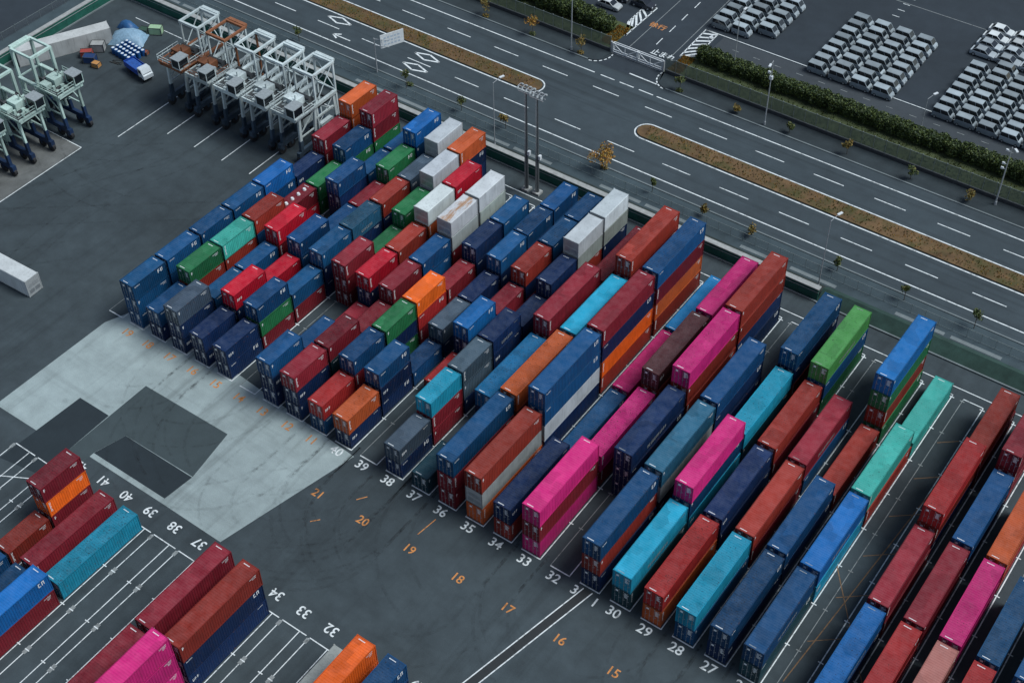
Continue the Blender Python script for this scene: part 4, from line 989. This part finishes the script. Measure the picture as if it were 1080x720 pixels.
def bin_box(name, x, y, z0, sx, sy, sz, m, label, cat, rz=0, frame=None):
    r = empty(name, (x, y, z0), rz); tag(r, label, cat); b = MB(); b.box(-sx/2, sx/2, -sy/2, sy/2, .08, sz-.06); b.build('body', m, r)
    f = MB()
    for sxx in (-1, 1):
        for syy in (-1, 1): f.box(sxx*(sx/2)-.06, sxx*(sx/2)+.06, syy*(sy/2)-.06, syy*(sy/2)+.06, 0, sz)
    for z in (.04, sz-.08): f.box(-sx/2-.04, sx/2+.04, -sy/2-.04, -sy/2+.03, z, z+.08); f.box(-sx/2-.04, sx/2+.04, sy/2-.03, sy/2+.04, z, z+.08); f.box(-sx/2-.04,-sx/2+.03,-sy/2,sy/2,z+.002,z+.078); f.box(sx/2-.03,sx/2+.04,-sy/2,sy/2,z+.002,z+.078)
    f.build('frame', frame or M_DARKP, r); return r
bin_box('skip_bin', -117.0, 52.2, 0, 2.2, 1.3, 1.4, plain('pale_green_paint', (.3,.45,.28), .5), 'pale green metal bin right of the tarpaulin', 'bin', .5)
bin_box('crate', -118.6, 51.0, 0, 1.6, 1.2, 1.1, plain('dark_green_paint', (.03,.07,.045), .6), 'dark green crate between the tarpaulin and the pale green bin', 'crate', .3)
bin_box('generator', -121.4, 43.0, 0, 2.2, 1.5, 1.5, M_CONC, 'grey generator box left of the drums', 'generator', .6)
bin_box('tool_cabinet', -121.6, 40.6, 0, 2.0, 1.2, 1.2, plain('dull_red_paint', (.3,.05,.04), .5), 'dull red cabinet beside the very long container', 'cabinet', .7)
bin_box('tool_cabinet', -119.9, 39.8, 0, 2.0, 1.4, 1.3, plain('navy_paint', (.015,.04,.12), .5), 'navy cabinet in front of the red one', 'cabinet', .5)
bin_box('crate', -118.0, 39.4, 0, 1.3, 1.1, .9, plain('ochre_paint', (.45,.22,.07), .6), 'ochre crate at the end of the junk beside the drums', 'crate', .2)
bin_box('crate', -113.9, 46.6, 0, 1.1, .9, .7, plain('rust_brown_paint', (.2,.06,.03), .7), 'small rust brown crate right of the drums', 'crate', .3)
rt = MB(); pr = random.Random(4)
for k, (x, y) in enumerate([(-117.2,41.6),(-116.6,41.9),(-117.0,42.1)]): rt.tube((x,y,.1+k*.02),(x+1.8,y+.3,.1+k*.3),.09,k=7)
o = rt.build('pipe_bundle', plain('dark_pipe', (.05,.05,.045), .6)); tag(o, 'bundle of dark pipes lying in front of the drums', 'pipes')
# truck
tk = empty('tipper_truck', (-110.3, 41.9, 0), R(-10)); tag(tk, 'small truck with blue bed and pale cab beside the rusty straddle carriers', 'truck')
b = MB(); b.box(-2.8,1.2,-.98,.98,.9,1.15); b.box(-2.8,1.2,-1.0,-.92,1.15,1.9); b.box(-2.8,1.2,.92,1.0,1.15,1.9); b.box(-2.8,-2.72,-.92,.92,1.15,1.9); b.box(1.12,1.2,-.92,.92,1.15,2.1); b.build('bed', plain('truck_blue', (.015,.06,.32), .45), tk)
ld = MB(); ld.box(-2.5,.8,-.8,.8,1.155,1.75); ld.build('load', plain('blue_sheet', (.02,.08,.3), .6, var=.4), tk)
secs = [[(x,-.92,.75),(x,-.92,zt),(x,-.8,zt+.06),(x,.8,zt+.06),(x,.92,zt),(x,.92,.75)] for x, zt in ((1.28,2.35),(2.3,2.35),(2.75,1.55),(2.95,1.35))]
cbm = loft(secs); cbm.build('cab', plain('truck_cab_paint', (.55,.6,.62), .4), tk)
g = MB(); g.quad((2.36,-.78,2.27),(2.36,.78,2.27),(2.77,.78,1.58),(2.77,-.78,1.58)); g.build('windscreen', M_GLASS, tk)
g = MB()
for s in (-1,1): g.box(1.5,2.25,s*.923-.006,s*.923+.006,1.55,2.2)
g.build('side_window', M_GLASS, tk)
ch = MB(); ch.box(-2.7,2.7,-.45,.45,.55,.8); ch.build('chassis', M_DARKP, tk)
for x in (-1.8, 2.0):
    for s in (-1,1): wv = MB(); wv.tube((x,s*.62,.45),(x,s*.93,.45),.45,k=14); wv.build('wheel', M_DARK, tk)
